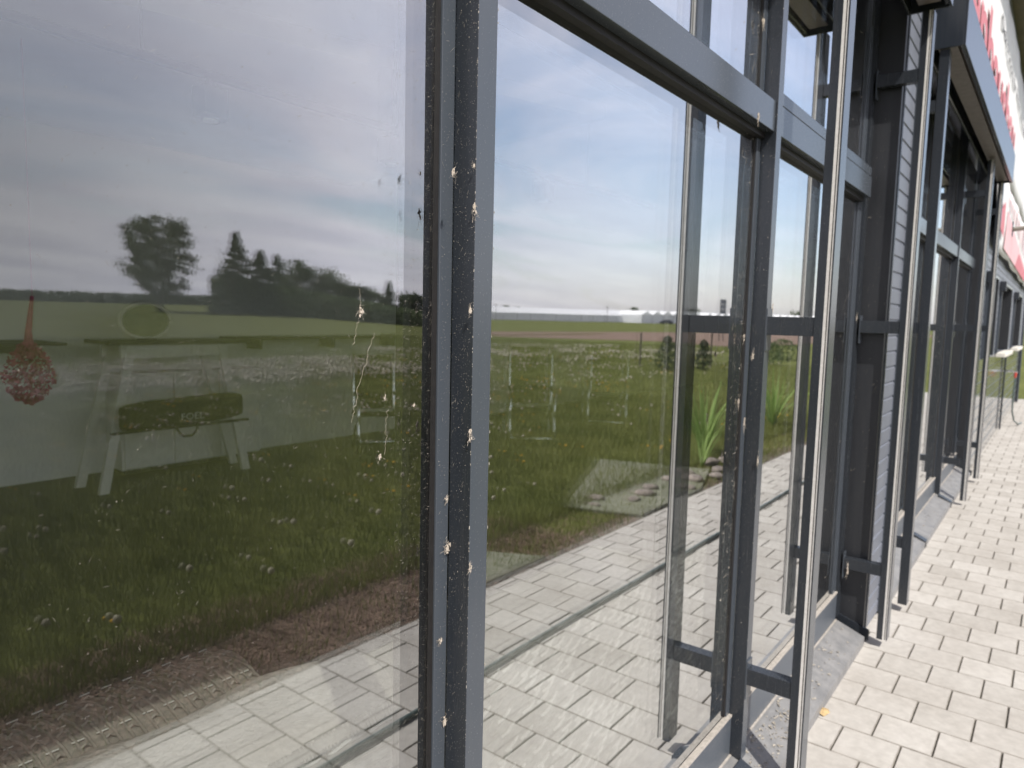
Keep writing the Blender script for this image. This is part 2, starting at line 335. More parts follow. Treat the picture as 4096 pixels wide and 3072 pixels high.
def transom(par, x0, x1, z0, z1, second=False):
    a = MB().box(x0, x1, G-.05, G-.0002, z0, z1)
    if second: a.box(x0, x1, G-.047, G-.0002, z1+.004, z1+.043)
    a.build('transom', ANT2, par, bevel=.0015)
    MB().box(x0, x1, G-.022, G-.0003, z0-.017, z0-.0002).build('gasket', RUB, par)
    MB().box(x0, x1, G+.024, G+.13, z0-.01, z1+.01).build('inner_transom', ANT2, par)
TZ0, TZ1 = 2.135, 2.227
def bay(xl, xr, second=False, lm=True):
    """glazing between mullion cap at xl and the next at xr"""
    par = MB().box(xl+.096, xr-.046, G+.024, G+.10, .10, .228).build('window', ANT2, B)
    MB().box(xl+.096, xr-.046, G+.024, G+.10, ZT-.05, ZT).build('head_frame', ANT2, par)
    if lm: mullion(par, xl)
    pane(par, xl+.02, xr+.02, .232, 2.18) if True else None
    pane(par, xl+.02, xr+.02, 2.1805, ZT)
    transom(par, xl+.0465, xr-.0005, TZ0, TZ1, second)
    return par
xm = [-3.37, -1.96, -.55, .86, 2.27]
for i in range(4): bay(xm[i], xm[i+1])
bay(2.27, 3.66, second=True)
b2 = [4.25, 5.69, 7.12]
for i in range(2): bay(b2[i], b2[i+1])
bay(7.12, 8.58)
# end frames and return panels
for (xa, xb) in ((3.63, 3.69), (4.20, 4.2495), (8.56, 8.62)):
    MB().box(xa, xb, G-.010, G-.0005, .10, ZT).build('end_frame', ANT2, B, bevel=.001)
for (xa, xb) in ((3.7605, 3.80), (8.7505, 8.79)):
    MB().box(xa, xb, .669, G+.03, .015, ZT).build('return_panel', DARKP, B, bevel=.0015)
    MB().box(xa-.065, xa-.0005, G-.02, G+.03, .10, ZT).build('corner_filler', ANT, B)
    MB().prism([(.640, .004), (.640, .055), (.79, .105), (.79, .004)], xa-.012, xa-.0006).build('end_plate', ANT, B)
MB().box(4.16, 4.1995, .669, G+.03, .0, ZT).build('return_panel', DARKP, B)
# sill ledge, profile in (y,z)
prof = [(.647, 0.002), (.647, .042), (.660, .046), (.768, .088), (.783, .090), (.8355, .090), (.8355, .002)]
for (xa, xb) in ((-4.8, 3.69), (4.20, 8.69)):
    MB().prism(prof, xa, xb).build('sill_ledge', LEDGE, B)
    MB().prism([(.783, .0905), (.783, .2225), (.8355, .2315), (.8355, .0905)], xa, xb).build('upstand', UPST, B)
    MB().box(xa, xb, .7805, .7985, .2265, .2335).build('sill_sealant', CRUST, B)
    MB().box(xa, xb, .7755, .7825, .0895, .0925).build('sill_sealant', CRUST, B)
for xc in (-1.96, -.55, .86, 2.27, 5.69, 7.12):
    MB().prism([(.643, .003), (.643, .050), (.742, .096), (.742, .003)], xc-.0725, xc-.002).build('sill_joint_cover', ANT, B)
# corrugated cladding
def corr(x0, x1, z0, z1, y=.672, name='cladding', pitch=.078, depth=.005, mt=None):
    pr = []; z = z0
    while z < z1-.001:
        for dz, dy in ((0, 0), (.80, 0), (.84, depth), (.95, depth)):
            q = z+dz*pitch
            if q < z1: pr.append((y+dy, q))
        z += pitch
    pr.append((y, z1)); vs = []; fs = []
    for p in pr: vs += [(x0, *p), (x1, *p)]
    for i in range(len(pr)-1): fs.append((2*i, 2*i+1, 2*i+3, 2*i+2))
    a = MB().add(vs, fs); a.box(x0, x1, y+depth+.004, y+.12, z0, z1)
    return a.build(name, mt or SID, B)
corr(3.826, 4.128, .02, ZT)
MB().box(4.1285, 4.1595, .660, .79, .02, ZT).build('corner_trim', ANT2, B, bevel=.001)
MB().box(3.8005, 3.825, .664, .79, .02, ZT).build('corner_trim', ANT2, B, bevel=.001)
corr(-5, 8.75, ZT, 4.90)
wins = [(9.0, 10.25), (11.0, 13.1), (14.3, 16.4)]; WZ0, WZ1 = 1.24, 2.11
MB().box(8.7905, 8.815, .664, .79, .02, ZT).build('corner_trim', ANT2, B, bevel=.001)
corr(8.816, 18.3, WZ1, 4.90); 
xs_ = 8.816
for i, (a, b_) in enumerate(wins+[(18.3, 18.3)]):
    corr(xs_, a, 1.2, WZ1); xs_ = b_
MB().box(8.816, 18.3, .676, .80, .02, 1.2).build('lower_cladding', PLINTH, B)
gr = MB()
for i in range(1, 9): gr.box(8.816, 18.3, .672, .6758, .02+i*.132, .026+i*.132)
gr.build('cladding_rib', mat('rib', (.12, .13, .13), None, 10, .3, .3), B)
for (a, b_) in wins:
    w = MB().box(a-.03, a, .640, .80, WZ0-.02, WZ1).box(b_, b_+.03, .640, .80, WZ0-.02, WZ1).box(a-.03, b_+.03, .640, .80, WZ1+.0005, WZ1+.03).build('window', ANT2, B, bevel=.002)
    MB().box(a+.001, b_-.001, .79, .80, WZ0, WZ1-.001).build('pane', WINGL, w)
    MB().box(b_-.006, b_-.0005, .645, .789, WZ0, WZ1-.002).build('reveal', DARKP, w)
    if a > 9.5: MB().box(a+.25, b_-.1, .565, .675, WZ0-.075, WZ0-.021).build('window_sill', WHITE, w, bevel=.006)
    MB().box(a-.10, a-.031, .60, .665, WZ1-.10, WZ1+.02).build('shutter_box', ANT, w, bevel=.003)
MB().box(18.3, 18.36, .66, 8.4, 0, 4.9).build('end_wall', SID, B)
MB().box(18.26, 18.33, .635, .668, 0, 4.9).build('downpipe', ANT2, B, bevel=.01)
# roof with overhang
MB().box(-6, 19, .22, 8.9, 4.905, 5.0).build('soffit', SOFF, B)
MB().box(-6.05, 19.05, .16, 8.95, 5.001, 5.16).build('roof', ANT, B)
# interior shell
MB().box(-5.2, 18.2, .84, 6.6, -.02, .098).build('floor', INF, B)
MB().box(-5.2, 18.2, 6.6, 6.7, .0985, 3.1).build('interior_wall', INW, B)
MB().box(-5.3, -5.2, .70, 6.7, -.02, 4.9).build('end_wall', INW, B)
MB().box(-5.2, 18.2, .80, 6.7, 3.101, 3.27).build('ceiling', CEIL, B)
MB().box(8.70, 18.2, .803, .86, .02, 3.1).build('interior_wall', INW, B)
MB().box(3.80, 4.16, .803, .86, .02, 3.1).build('interior_wall', INW, B)

# ------------------------------------------------------------------ external blinds (housings, guide rails, brackets)
def rail(par, xp, slot=True, wall_y=.743):
    a = MB(); z0, z1 = .045, 2.938; w = .066; yb, yf = .598, .5537
    if slot:
        a.box(xp, xp+w, .5727, yb, z0, z1); a.box(xp+.010, xp+w, yf+.003, .5727, z0, z1); a.box(xp, xp+w, yf-.0005, yf+.003, z0, z1)
    else: a.box(xp, xp+w, yf, yb, z0, z1)
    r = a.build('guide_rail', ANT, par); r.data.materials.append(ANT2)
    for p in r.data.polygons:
        if p.normal.y < -.9: p.material_index = 1  # lit look of the rail front painted with the lighter anthracite
    if slot:
        MB().box(xp+.0004, xp+.0098, .5652, .5726, z0+.002, z1).build('brush_seal', BRUSH, r)
        MB().box(xp+.0010, xp+.0098, .5570, .5612, z0+.002, z1).build('brush_seal', BRUSH, r)
    for (a0, a1) in ((1.510, 1.568), (.352, .407), (2.640, 2.695)):
        MB().box(xp+.002, xp+.045, yb+.0005, wall_y-.0005, a0, a1).build('bracket', ANT, r, bevel=.0012)
        MB().box(xp+.001, xp+.047, wall_y-.004, wall_y-.0002, a0-.05, a1+.025).build('bracket_plate', ANT2, r)
    return r
def housing(par, x0, x1):
    z0, z1 = 2.94, 3.20; a = MB()
    a.box(x0, x1, .487, .497, z0, z1); a.box(x0, x1, .650, .661, z0, z1); a.box(x0, x1, .4975, .6495, z1-.01, z1)
    a.box(x0, x0+.012, .4975, .6495, z0, z1-.0105); a.box(x1-.012, x1, .4975, .6495, z0, z1-.0105)
    h = a.build('housing', HOUS, par, bevel=.0015)
    s = MB()
    for k in range(4): s.box(x0+.05, x1-.05, .527, .612, 2.955+.03*k, 2.975+.03*k)
    s.build('slat_stack', SLAT, h)
    MB().box(x0+.02, x1-.02, .500, .512, 2.946, 2.962).build('end_rail', ANT, h)
bl = thing('external_blind', (1.6, .57, 0), 'external blind with dark housing and tall guide rails nearest the camera', 'blind', 'external blinds along the facade')
housing(bl, -.6, 3.72); rail(bl, 2.27); rail(bl, 3.70, wall_y=.669+.1)
bl2 = thing('external_blind', (6.3, .57, 0), 'external blind farther along the facade, its blue grey housing under the banner', 'blind', 'external blinds along the facade')
housing(bl2, 4.24, 8.45); rail(bl2, 4.255, slot=False); rail(bl2, 7.20); rail(bl2, 8.36, wall_y=.668+.1)

# ------------------------------------------------------------------ banners
BAN = mat('white_banner_cloth', (.82, .82, .80), (.76, .76, .75), 3, .6, 0, .4, 2.5)
RED = mat('red_print', (.62, .20, .23), (.58, .18, .21), 5, .6)
PINK = mat('pink_print', (.80, .50, .52), (.76, .47, .49), 5, .6)
DGREY = mat('dark_grey_print', (.10, .10, .11), (.07, .07, .08), 5, .6)
def banner_mesh(x0, x1, zt, zb, y, lbl, corner=.0):
    n = 60; vs = []; fs = []
    for i in range(n+1):
        x = x0+(x1-x0)*i/n; bz = zb(x); 
        for j in range(7):
            z = bz+(zt-bz)*j/6; yy = y+.006*math.sin(x*2.7+j*.6)+.004*math.sin(x*6.1)
            vs += [(x, yy, z)]
    for i in range(n):
        for j in range(6): a = i*7+j; fs.append((a, a+7, a+8, a+1))
    o = MB().add(vs, fs).build('banner', BAN, None, smooth=True)
    s = o.modifiers.new('thick', 'SOLIDIFY'); s.thickness = .002
    return tag(o, lbl, 'banner')
bn1 = banner_mesh(3.2, 21-2.8, 4.62, lambda x: 3.22, .630, 'white banner with large red lettering and small dark text high on the wall')
bn2 = banner_mesh(8.72, 18.0, 3.20, lambda x: 2.40-.013*(x-9)+.10*max(0, 1-(x-8.72)/.5)**2+.012*math.sin(x*3), .622, 'white banner with pink and red diagonal print hanging low beyond the second blind')
def text(s, x, z, size, mt, par, y, sx=1, name='lettering'):
    cu = bpy.data.curves.new(name, 'FONT'); cu.body = s; cu.size = size; cu.extrude = .0006; cu.resolution_u = 3
    if name == 'lettering': cu.offset = size*.022
    t = bpy.data.objects.new(name, cu); COL.objects.link(t)
    me = bpy.data.meshes.new_from_object(t.evaluated_get(bpy.context.evaluated_depsgraph_get())); bpy.data.objects.remove(t)
    me.materials.clear(); me.materials.append(mt)
    o = bpy.data.objects.new(name, me); COL.objects.link(o)
    o.matrix_world = Matrix.Translation((x, y, z)) @ Matrix.Rotation(R(90), 4, 'X') @ Matrix.Diagonal((sx, 1, 1, 1))
    if par is not None: 
        mw = o.matrix_world.copy(); o.parent = par; o.matrix_parent_inverse = Matrix.Identity(4); o.matrix_basis = Matrix.Translation(-parent_loc(par)) @ mw
    return o
text('Gartenhausbau', 3.2, 3.47, .74, RED, bn1, .6165, 1.6)
wx = 7.6
for w_ in 'Dekoration f\u00fcr Innen und Au\u00dfen'.split():
    t_ = text(w_, wx, 4.14, .17, DGREY, bn1, .6165, 2.2, 'small_lettering'); wx += max(v.co.x for v in t_.data.vertices)*2.2+.12
d = MB()
yb_ = .6085
def flat(pts, mi): d.add([(x, yb_-(.004 if mi == 0 else 0), z) for x, z in pts]+[(x, yb_+.001-(.004 if mi == 0 else 0), z) for x, z in pts], [tuple(range(len(pts))), tuple(range(len(pts), 2*len(pts)))[::-1]]+[(i, len(pts)+i, len(pts)+(i+1) % len(pts), (i+1) % len(pts)) for i in range(len(pts))], mi)
flat([(9.05, 2.75), (9.7, 2.95), (9.75, 2.55), (9.2, 2.6)], 0)
flat([(10.0, 2.46), (10.2, 2.92), (17.6, 2.44), (17.6, 2.36)], 1)
flat([(12.4, 2.42), (13.2, 2.66), (16.6, 2.47), (15.4, 2.37)], 0)
for i in range(16): flat([(10.3+.42*i, 2.98-.022*i), (10.42+.42*i, 2.98-.022*i), (10.42+.42*i, 3.14), (10.3+.42*i, 3.14)], 1)
o = d.build('print', [RED, PINK], bn2)
for pv_ in o.data.polygons: pass
for v in o.data.vertices: v.co.y += -.0 
# wall arm above the low banner
la = thing('protruding_wall_arm', (11.2, .66, 2.84), 'grey tubular arm jutting out from the wall in front of the low banner', 'arm')
MB().tube([(11.2, .66, 2.80), (11.2, .30, 2.83), (11.2, -.25, 2.87)], .028, 10).build('tube', mat('galvanised_tube', (.34, .33, .29), (.22, .21, .17), 20, .45, .4), la)
MB().box(11.14, 11.26, .600, .612, 2.72, 2.90).build('plate', ANT, la)
# outdoor tap
tp = thing('outdoor_tap', (13.5, .67, .88), 'metal outdoor wall tap with a red tag and a thin hose hanging from it', 'tap')
MB().tube([(13.5, .675, .88), (13.5, .60, .88), (13.5, .50, .87)], .016, 10).build('tap_body', CHROME, tp)
MB().tube([(13.5, .575, .885), (13.5, .575, .93)], .008, 8).tube([(13.46, .575, .93), (13.54, .575, .93)], .010, 8).build('handle', CHROME, tp)
MB().tube([(13.5, .53, .86), (13.5, .53, .78)], [.022, .014], 8).build('tag', mat('red_plastic', (.75, .10, .07), None, 10, .4), tp)
MB().tube([(13.5, .525, .80), (13.5, .535, .5), (13.52, .53, .25), (13.6, .50, .10), (13.8, .45, .03), (14.2, .42, .015)], .011, 8).build('hose', TUBEG, tp)
pp = MB().tube([(13.15, .655, 0), (13.15, .655, 1.17)], .013, 8).build('wall_pipe', ANT); tag(pp, 'thin dark vertical pipe on the lower cladding beside the tap', 'pipe')
# hose lying along the pavers
pts = [(-3+.5*i, -.275+.008*math.sin(i*.9), .013) for i in range(31)]
hs = MB().tube(pts, .0115, 8).build('garden_hose', TUBEG, smooth=True); tag(hs, 'grey green hose lying straight along the pale pavers, seen mirrored in the glass', 'hose')
# dry leaf by the ledge
lf = MB().add([(3.02, .60, .004), (3.05, .585, .012), (3.085, .60, .006), (3.07, .63, .014), (3.03, .632, .010), (3.05, .608, .020)], [(0, 1, 5), (1, 2, 5), (2, 3, 5), (3, 4, 5), (4, 0, 5)]).build('dry_leaf', mat('tan_leaf', (.55, .40, .20), (.42, .30, .15), 60, .8))
lf.location = (-.13, .03, 0); tag(lf, 'small crumpled tan leaf on the pavers at the ledge', 'leaf')

# ------------------------------------------------------------------ showroom interior
FL = .099
# tall trestle console with splayed legs
ct = thing('console_table', (2.95, 6.0, FL), 'tall pale trestle console with splayed legs against the white showroom wall', 'table')
MB().box(2.42, 3.62, 5.76, 6.22, 1.255, 1.285).build('table_top', DKW, ct)
MB().box(2.52, 3.40, 5.80, 5.835, 1.15, 1.2545).box(2.52, 3.40, 6.14, 6.175, 1.15, 1.2545).build('apron', PALEW, ct)
def plank(p, q, w, d): 
    a = MB(); (x0, y0, z0), (x1, y1, z1) = p, q
    return a.add([(x0-w, y0-d, z0), (x0+w, y0-d, z0), (x0+w, y0+d, z0), (x0-w, y0+d, z0), (x1-w, y1-d, z1), (x1+w, y1-d, z1), (x1+w, y1+d, z1), (x1-w, y1+d, z1)], [(0,3,2,1),(4,5,6,7),(0,1,5,4),(1,2,6,5),(2,3,7,6),(3,0,4,7)])
for p, q in (((2.36, 5.80, FL), (2.60, 5.81, 1.25)), ((2.33, 6.16, FL), (2.60, 6.15, 1.25)), ((3.60, 5.84, FL), (3.36, 5.81, 1.25)), ((3.66, 6.14, FL), (3.36, 6.15, 1.25))):
    plank(p, q, .036, .02).build('leg', PALEW, ct)
MB().box(2.42, 3.60, 5.77, 5.80, .555, .575).build('rail', DKW, ct)
# oval mirror on the console
om = thing('oval_mirror', (2.78, 6.0, 1.29), 'oval mirror in a thick pale rim standing on the tall console', 'mirror')
pr = [(2.80+.205*math.cos(t), 5.98, 1.442+.148*math.sin(t)) for t in [k*2*math.pi/40 for k in range(41)]]
MB().tube(pr, .019, 8).build('rim', PALEW, om, smooth=True)
MB().add([(2.80+.195*math.cos(t), yy, 1.442+.138*math.sin(t)) for yy in (5.975, 5.985) for t in [k*2*math.pi/40 for k in range(40)]], [tuple(range(40)), tuple(range(40, 80))[::-1]]).build('mirror_glass', mat('dull_mirror', (.16, .20, .15), (.10, .13, .10), 6, .25, .3), om)
MB().box(2.72, 2.88, 5.96, 6.02, 1.2855, 1.298).build('foot', DKW, om)
# long black bag on the rail
bg_ = thing('tool_bag', (2.95, 5.66, .60), 'long black padded bag with white letters and a strap loop under the console', 'bag')
bd = MB(); n = 22
rings = []
for i in range(n+1):
    t = i/n; x = 2.44+.98*t; r = .115*(1-.22*(abs(2*t-1)**6)); zc = .70+.035*t
    rings.append([(x, 5.63+(.075*math.copysign(abs(math.cos(a))**.6, math.cos(a)))*(r/.115), zc+r*math.copysign(abs(math.sin(a))**.6, math.sin(a))) for a in [k*2*math.pi/16 for k in range(16)]])
vs = [v for rr in rings for v in rr]; fs = [(i*16+k, i*16+(k+1) % 16, (i+1)*16+(k+1) % 16, (i+1)*16+k) for i in range(n) for k in range(16)]+[tuple(range(16))[::-1], tuple(n*16+k for k in range(16))]
bd.add(vs, fs).build('bag_body', BLK, bg_, smooth=True)
MB().tube([(2.83, 5.62, .62), (2.87, 5.60, .545), (2.90, 5.59, .515), (2.97, 5.59, .515), (3.02, 5.60, .555), (3.03, 5.62, .63)], .010, 6).build('strap', BLK, bg_)
text('FOEL', 2.86, .655, .075, mat('white_lettering', (.7, .7, .68), None, 10, .6), bg_, 5.5535, 1.15, 'bag_lettering')
# cabinet by the console
cbt = thing('low_cabinet', (3.3, 6.35, FL), 'pale flush cabinet standing behind the trestle console', 'cabinet')
MB().box(2.72, 4.05, 6.30, 6.58, .145, .98).build('carcass', PALEW, cbt, bevel=.004)
for k in range(3): MB().box(2.74+.44*k, 3.165+.44*k, 6.282, 6.2995, .16, .965).build('door', PALEW, cbt, bevel=.003)
MB().box(2.76, 4.0, 6.34, 6.56, FL, .1445).build('plinth', DKW, cbt)
# shelf board along the wall
sh = thing('wall_shelf', (4.5, 6.5, 1.26), 'long thin dark shelf board running along the white wall to the right of the console', 'shelf')
MB().box(3.80, 6.2, 6.30, 6.598, 1.262, 1.284).build('board', DKW, sh)
for x in (4.1, 5.0, 5.9): MB().box(x, x+.02, 6.35, 6.598, 1.16, 1.2615).build('bracket', DKW, sh)
sh2 = thing('wall_shelf', (1.7, 6.5, 1.26), 'short thin dark shelf board to the left of the console', 'shelf')
MB().box(1.75, 2.20, 5.95, 6.598, 1.250, 1.270).build('board', DKW, sh2); MB().box(1.9, 1.93, 6.0, 6.598, 1.18, 1.2495).build('bracket', DKW, sh2)
# hanging red bundle
rb = thing('hanging_red_bundle', (1.56, 4.6, 1.1), 'hanging bundle of dusty red dried blossoms left of the console', 'dried flowers')
V = []; F = []
for i in range(950):
    t = random.random(); a = random.uniform(0, 6.28); prof_r = .145*(math.sin(math.pi*min(1, t*1.02))**.55)*(1.0-.25*t)
    r = prof_r*math.sqrt(random.random()); c = Vector((1.50+r*math.cos(a), 4.6+r*math.sin(a), .99+.36*t)); s_ = random.uniform(.007, .017)
    u = Vector((random.gauss(0, 1), random.gauss(0, 1), random.gauss(0, 1))).normalized(); v = u.orthogonal().normalized(); b = len(V)
    V += [c+u*s_, c+v*s_, c-u*s_, c-v*s_]; F.append((b, b+1, b+2, b+3))
np_mesh('blossoms', [tuple(v) for v in V], F, REDF, parent=rb)
MB().tube([(1.50, 4.6, 1.25), (1.505, 4.6, 1.40), (1.53, 4.6, 1.60)], [.035, .018, .010], 8).tube([(1.53, 4.6, 1.60), (1.53, 4.6, 3.09)], .002, 5).build('stem', REDF, rb)
# ceiling track with spots
tk = thing('track_light', (2, 3.14, 2.6), 'slim dark lighting track with square spotlights under the showroom ceiling', 'track light')
MB().box(-3, 6.2, 3.12, 3.155, 2.585, 2.618).build('track', DKW, tk)
for x in (-2, 1.48, 2.9, 5.0): MB().tube([(x, 3.137, 2.618), (x, 3.137, 3.10)], .003, 5).build('wire', DKW, tk)
for x in (1.78, 2.88, 4.4):
    s1 = MB().add([(x-.055, 3.08, 2.42), (x+.055, 3.08, 2.40), (x+.055, 3.19, 2.40), (x-.055, 3.19, 2.42), (x-.06, 3.08, 2.55), (x+.06, 3.08, 2.54), (x+.06, 3.19, 2.54), (x-.06, 3.19, 2.55)], [(0,3,2,1),(4,5,6,7),(0,1,5,4),(1,2,6,5),(2,3,7,6),(3,0,4,7)]).build('spotlight', DKW, tk, bevel=.006)
    MB().tube([(x, 3.137, 2.54), (x, 3.137, 2.586)], .02, 8).build('swivel', DKW, s1)
    MB().tube([(x, 3.135, 2.405), (x, 3.135, 2.398)], .035, 12).build('lens', PALEW, s1)
# ceiling beam
bm = MB().add([(.6, 4.0, 2.99), (4.6, 2.75, 2.99), (5.4, 6.58, 2.99), (.2, 6.58, 2.99), (.6, 4.0, 3.10), (4.6, 2.75, 3.10), (5.4, 6.58, 3.10), (.2, 6.58, 3.10)], [(0,3,2,1),(4,5,6,7),(0,1,5,4),(1,2,6,5),(2,3,7,6),(3,0,4,7)]).build('ceiling_panel', mat('grey_ceiling_panel', (.50, .50, .51), (.44, .44, .45), 2, .8), B)
# dark high round table
rt = thing('round_bar_table', (4.75, 4.7, FL), 'dark round bar table whose thin top shows beside the nearest mullion', 'table')
MB().tube([(4.78, 4.7, 1.33), (4.78, 4.7, 1.362)], .43, 36).build('table_top', DKW, rt)
MB().tube([(4.78, 4.7, FL+.03), (4.78, 4.7, 1.33)], .035, 12).build('column', CHROME, rt)
MB().tube([(4.78, 4.7, FL), (4.78, 4.7, FL+.03)], .25, 28).build('base', DKW, rt)
# garden chairs
def chair(x, y, rot, lab, sc=1.0, grp='folding garden chairs in the showroom'):
    t = thing('garden_chair', (0, 0, 0), lab, 'chair', grp)
    w = .24
    def P(a, b, c): return (a, b, c)
    for s_ in (-1, 1):
        MB().tube([P(s_*w, .30, 1.12), P(s_*w, .265, 1.02), P(s_*w, .20, .72), P(s_*w, .155, .46), P(s_*w, .16, .40)], .024, 8).build('back_frame', CHROME, t, smooth=True)
        MB().tube([P(s_*w, .10, .66), P(s_*w, -.16, .64), P(s_*w, -.24, .60), P(s_*w, -.235, .42), P(s_*w, -.25, .25), P(s_*w, -.31, .0)], .024, 8).build('leg', CHROME, t, smooth=True)
        MB().tube([P(s_*w, -.20, .42), P(s_*w, .10, .20), P(s_*w, .24, .0)], .014, 8).build('leg', CHROME, t, smooth=True)
    MB().tube([P(-w, -.275, .14), P(w, -.275, .14)], .020, 8).build('stretcher', CHROME, t, smooth=True)
    a = MB()
    for i in range(12): a.box(-w+.012, w-.012, -.22+.032*i, -.192+.032*i, .425, .432)
    a.build('seat', BLK, t)
    a = MB()
    for i in range(20):
        z = .47+.032*i; yy = .165+(z-.47)*.22; a.box(-w+.012, w-.012, yy, yy+.006, z, z+.0325)
    a.build('backrest', BLK, t)
    t.location = (x, y, FL); t.rotation_euler = (0, 0, rot); t.scale = (sc, sc, sc); return t
chair(6.35, 4.62, R(-50), 'tall backed chair with bright tube frame, just right of the nearest mullion')
chair(8.05, 4.62, R(-62), 'tall backed chair with bright tube frame, the farther one to the right')
chair(5.05, 5.7, R(-32), 'dark meshed chair with one bright curved leg, left of the nearest mullion', .9)
# rattan lounger with long cushion directly behind the glass
def weave(mb, p00, du, dv, nu, nv, amp, r, nrm, skip=0):
    """over-under strands on the patch p00 + u*du + v*dv"""
    p00, du, dv, nrm = Vector(p00), Vector(du), Vector(dv), Vector(nrm)
    for j in range(nv):
        if random.random() < skip: continue
        pts = []
        for i in range(nu*2+1):
            u = i/(nu*2); pts.append(p00+du*u+dv*((j+.5)/nv)+nrm*(amp*math.cos(math.pi*i/1.0+math.pi*j)))
        mb.tube(pts, r, 4)
lg = thing('rattan_lounger', (.7, 1.6, FL), 'long grey beige rattan lounger right behind the near window pane', 'lounger')
fr = MB(); fr.box(-1.2, 1.20, 1.33, 2.05, FL+.06, .42); fr.build('base', RAT, lg, bevel=.02)
w1 = MB()
for i in range(74):
    x = -.95+i*.0285
    w1.tube([(x-.010, 2.055, .470), (x+.002, 1.99, .490), (x+.018, 1.92, .489), (x+.030, 1.86, .470), (x+.034, 1.80, .446)], .0040, 4)
for k, (yy, zz_) in enumerate(((2.04, .478), (1.97, .492), (1.90, .486), (1.84, .462))):
    for i in range(37):
        x = -.95+i*.057+(k % 2)*.0285; w1.tube([(x, yy, zz_-.004), (x+.014, yy, zz_+.006), (x+.028, yy, zz_-.004)], .0036, 4)
MB().prism([(1.80, .436), (1.86, .462), (1.92, .482), (1.99, .484), (2.055, .464), (2.055, .42), (1.80, .42)], -1.2, 1.17).build('woven_base', RAT, lg)
w1.build('woven_edge', RAT, lg)
w2 = MB()
for i in range(37):
    x = -.95+i*.057; w2.tube([(x, 2.062, .480), (x+.026, 2.062, .481)], .0022, 4).tube([(x+.02, 1.862, .471), (x+.048, 1.862, .471)], .0022, 4).tube([(x+.01, 1.925, .4895), (x+.030, 1.925, .4895)], .0018, 4)
w2.build('pale_sunlit_strand', RATL, lg)
# cushion
cs = thing('seat_cushion', (.5, 1.6, .48), 'cream fabric seat cushion with a rounded corner on the rattan lounger', 'cushion')
n1, n2 = 46, 14; vs = []; fs = []
for i in range(n1+1):
    for j in range(n2+1):
        u = i/n1; v = j/n2; x = -1.15+2.62*u; y = 1.31+.49*v
        ed = min(1, (1-u)*9)**.45*min(1, u*9)**.45*min(1, v*4.2+.0)**.45*min(1, (1-v)*5)**.5
        k = max(0, u-.86)/.14; x -= .07*k*(1-v)**2; y += -.02*k
        z = .43+.095*ed+.010*math.sin(9*u+5*v)+.008*math.sin(31*u-7*v)*(.3+v)+.006*math.sin(17*v+14*u)+.004*math.sin(53*u+9*v)
        vs.append((x, y+.010*math.sin(13*u)*(v > .8), z))
for i in range(n1):
    for j in range(n2): a = i*(n2+1)+j; fs.append((a, a+n2+1, a+n2+2, a+1))
top = MB().add(vs, fs); 
bt = [(x, y, .425) for x, y, z in vs]; top.add(bt, [f[::-1] for f in fs])
c_ = top.build('cushion_cover', CUSH, cs, smooth=True)
# near arm and rail of the lounger
ar = MB()
for k, zz_ in enumerate((.57, .545, .50, .44)):
    pts = [(-1.0+.12*i, 1.26-.02*k, zz_) for i in range(18)]+[(1.12, 1.262-.02*k, zz_-.004), (1.18, 1.27-.02*k, zz_-.02), (1.215, 1.28-.02*k, zz_-.06), (1.225, 1.28-.02*k, zz_-.12)]
    ar.tube(pts, .012 if k else .016, 7)
for i in range(30):
    x = -.60+.06*i
    for q in range(4): ar.tube([(x+.010*q, 1.245, .525), (x+.010*q, 1.240, .565), (x+.010*q, 1.262, .588), (x+.010*q, 1.285, .570)], .0035, 5)
weave(ar, (-1.0, 1.235, .12), (2.2, 0, 0), (0, 0, .40), 42, 16, .0035, .0042, (0, 1, 0))
ar.build('armrest', RAT, lg)
hl = MB()
for i in range(15):
    x = -.60+.12*i; hl.tube([(x, 1.238, .552), (x+.05, 1.236, .562), (x+.10, 1.240, .552)], .0048, 5)
hl.build('pale_sunlit_strand', RATL, lg)
# rattan sofa back in the second bay
sf = thing('rattan_sofa', (2.0, 1.1, FL), 'woven rattan sofa back with wrapped top rail behind the second window pane', 'sofa')
MB().tube([(1.32, 1.20, .50), (1.36, 1.18, .585), (1.46, 1.165, .60), (2.3, 1.165, .60), (3.1, 1.165, .60)], .014, 10).build('rail', RAT, sf, smooth=True)
w3 = MB()
for i in range(13):
    x = 1.42+.13*i
    for q in range(4): w3.tube([(x+.011*q, 1.185, .575), (x+.011*q, 1.150, .585), (x+.011*q, 1.148, .606), (x+.011*q, 1.175, .618)], .004, 5)
w3.build('rail_wrap', RAT, sf)
MB().add([(1.34, 1.175, .58), (3.1, 1.175, .58), (3.1, .99, .13), (1.34, .99, .13), (1.34, 1.20, .58), (3.1, 1.20, .58), (3.1, 1.01, .13), (1.34, 1.01, .13)], [(0,3,2,1),(4,5,6,7),(0,1,5,4),(1,2,6,5),(2,3,7,6),(3,0,4,7)]).build('back_panel', RAT, sf)
w4 = MB(); w5 = MB()
for j in range(26):
    t = (j+.5)/26; z = .575-.44*t; y = 1.168-.18*t
    for i in range(25):
        x = 1.36+.07*i+(j % 2)*.035
        if x > 3.03: continue
        pts = [(x, y, z-.008), (x+.016, y-.006, z+.000), (x+.034, y-.006, z+.007), (x+.052, y, z+.009)]; pale = random.random() < .5
        (w5 if pale else w4).tube(pts, .0050 if pale else .004, 5)
w4.build('woven_strands', RAT, sf); w5.build('pale_sunlit_strand', RATL, sf)  # random strands near-white, sun glints put into their colour
MB().box(1.36, 3.08, 1.21, 1.80, FL+.08, .40).build('seat', RAT, sf, bevel=.02)

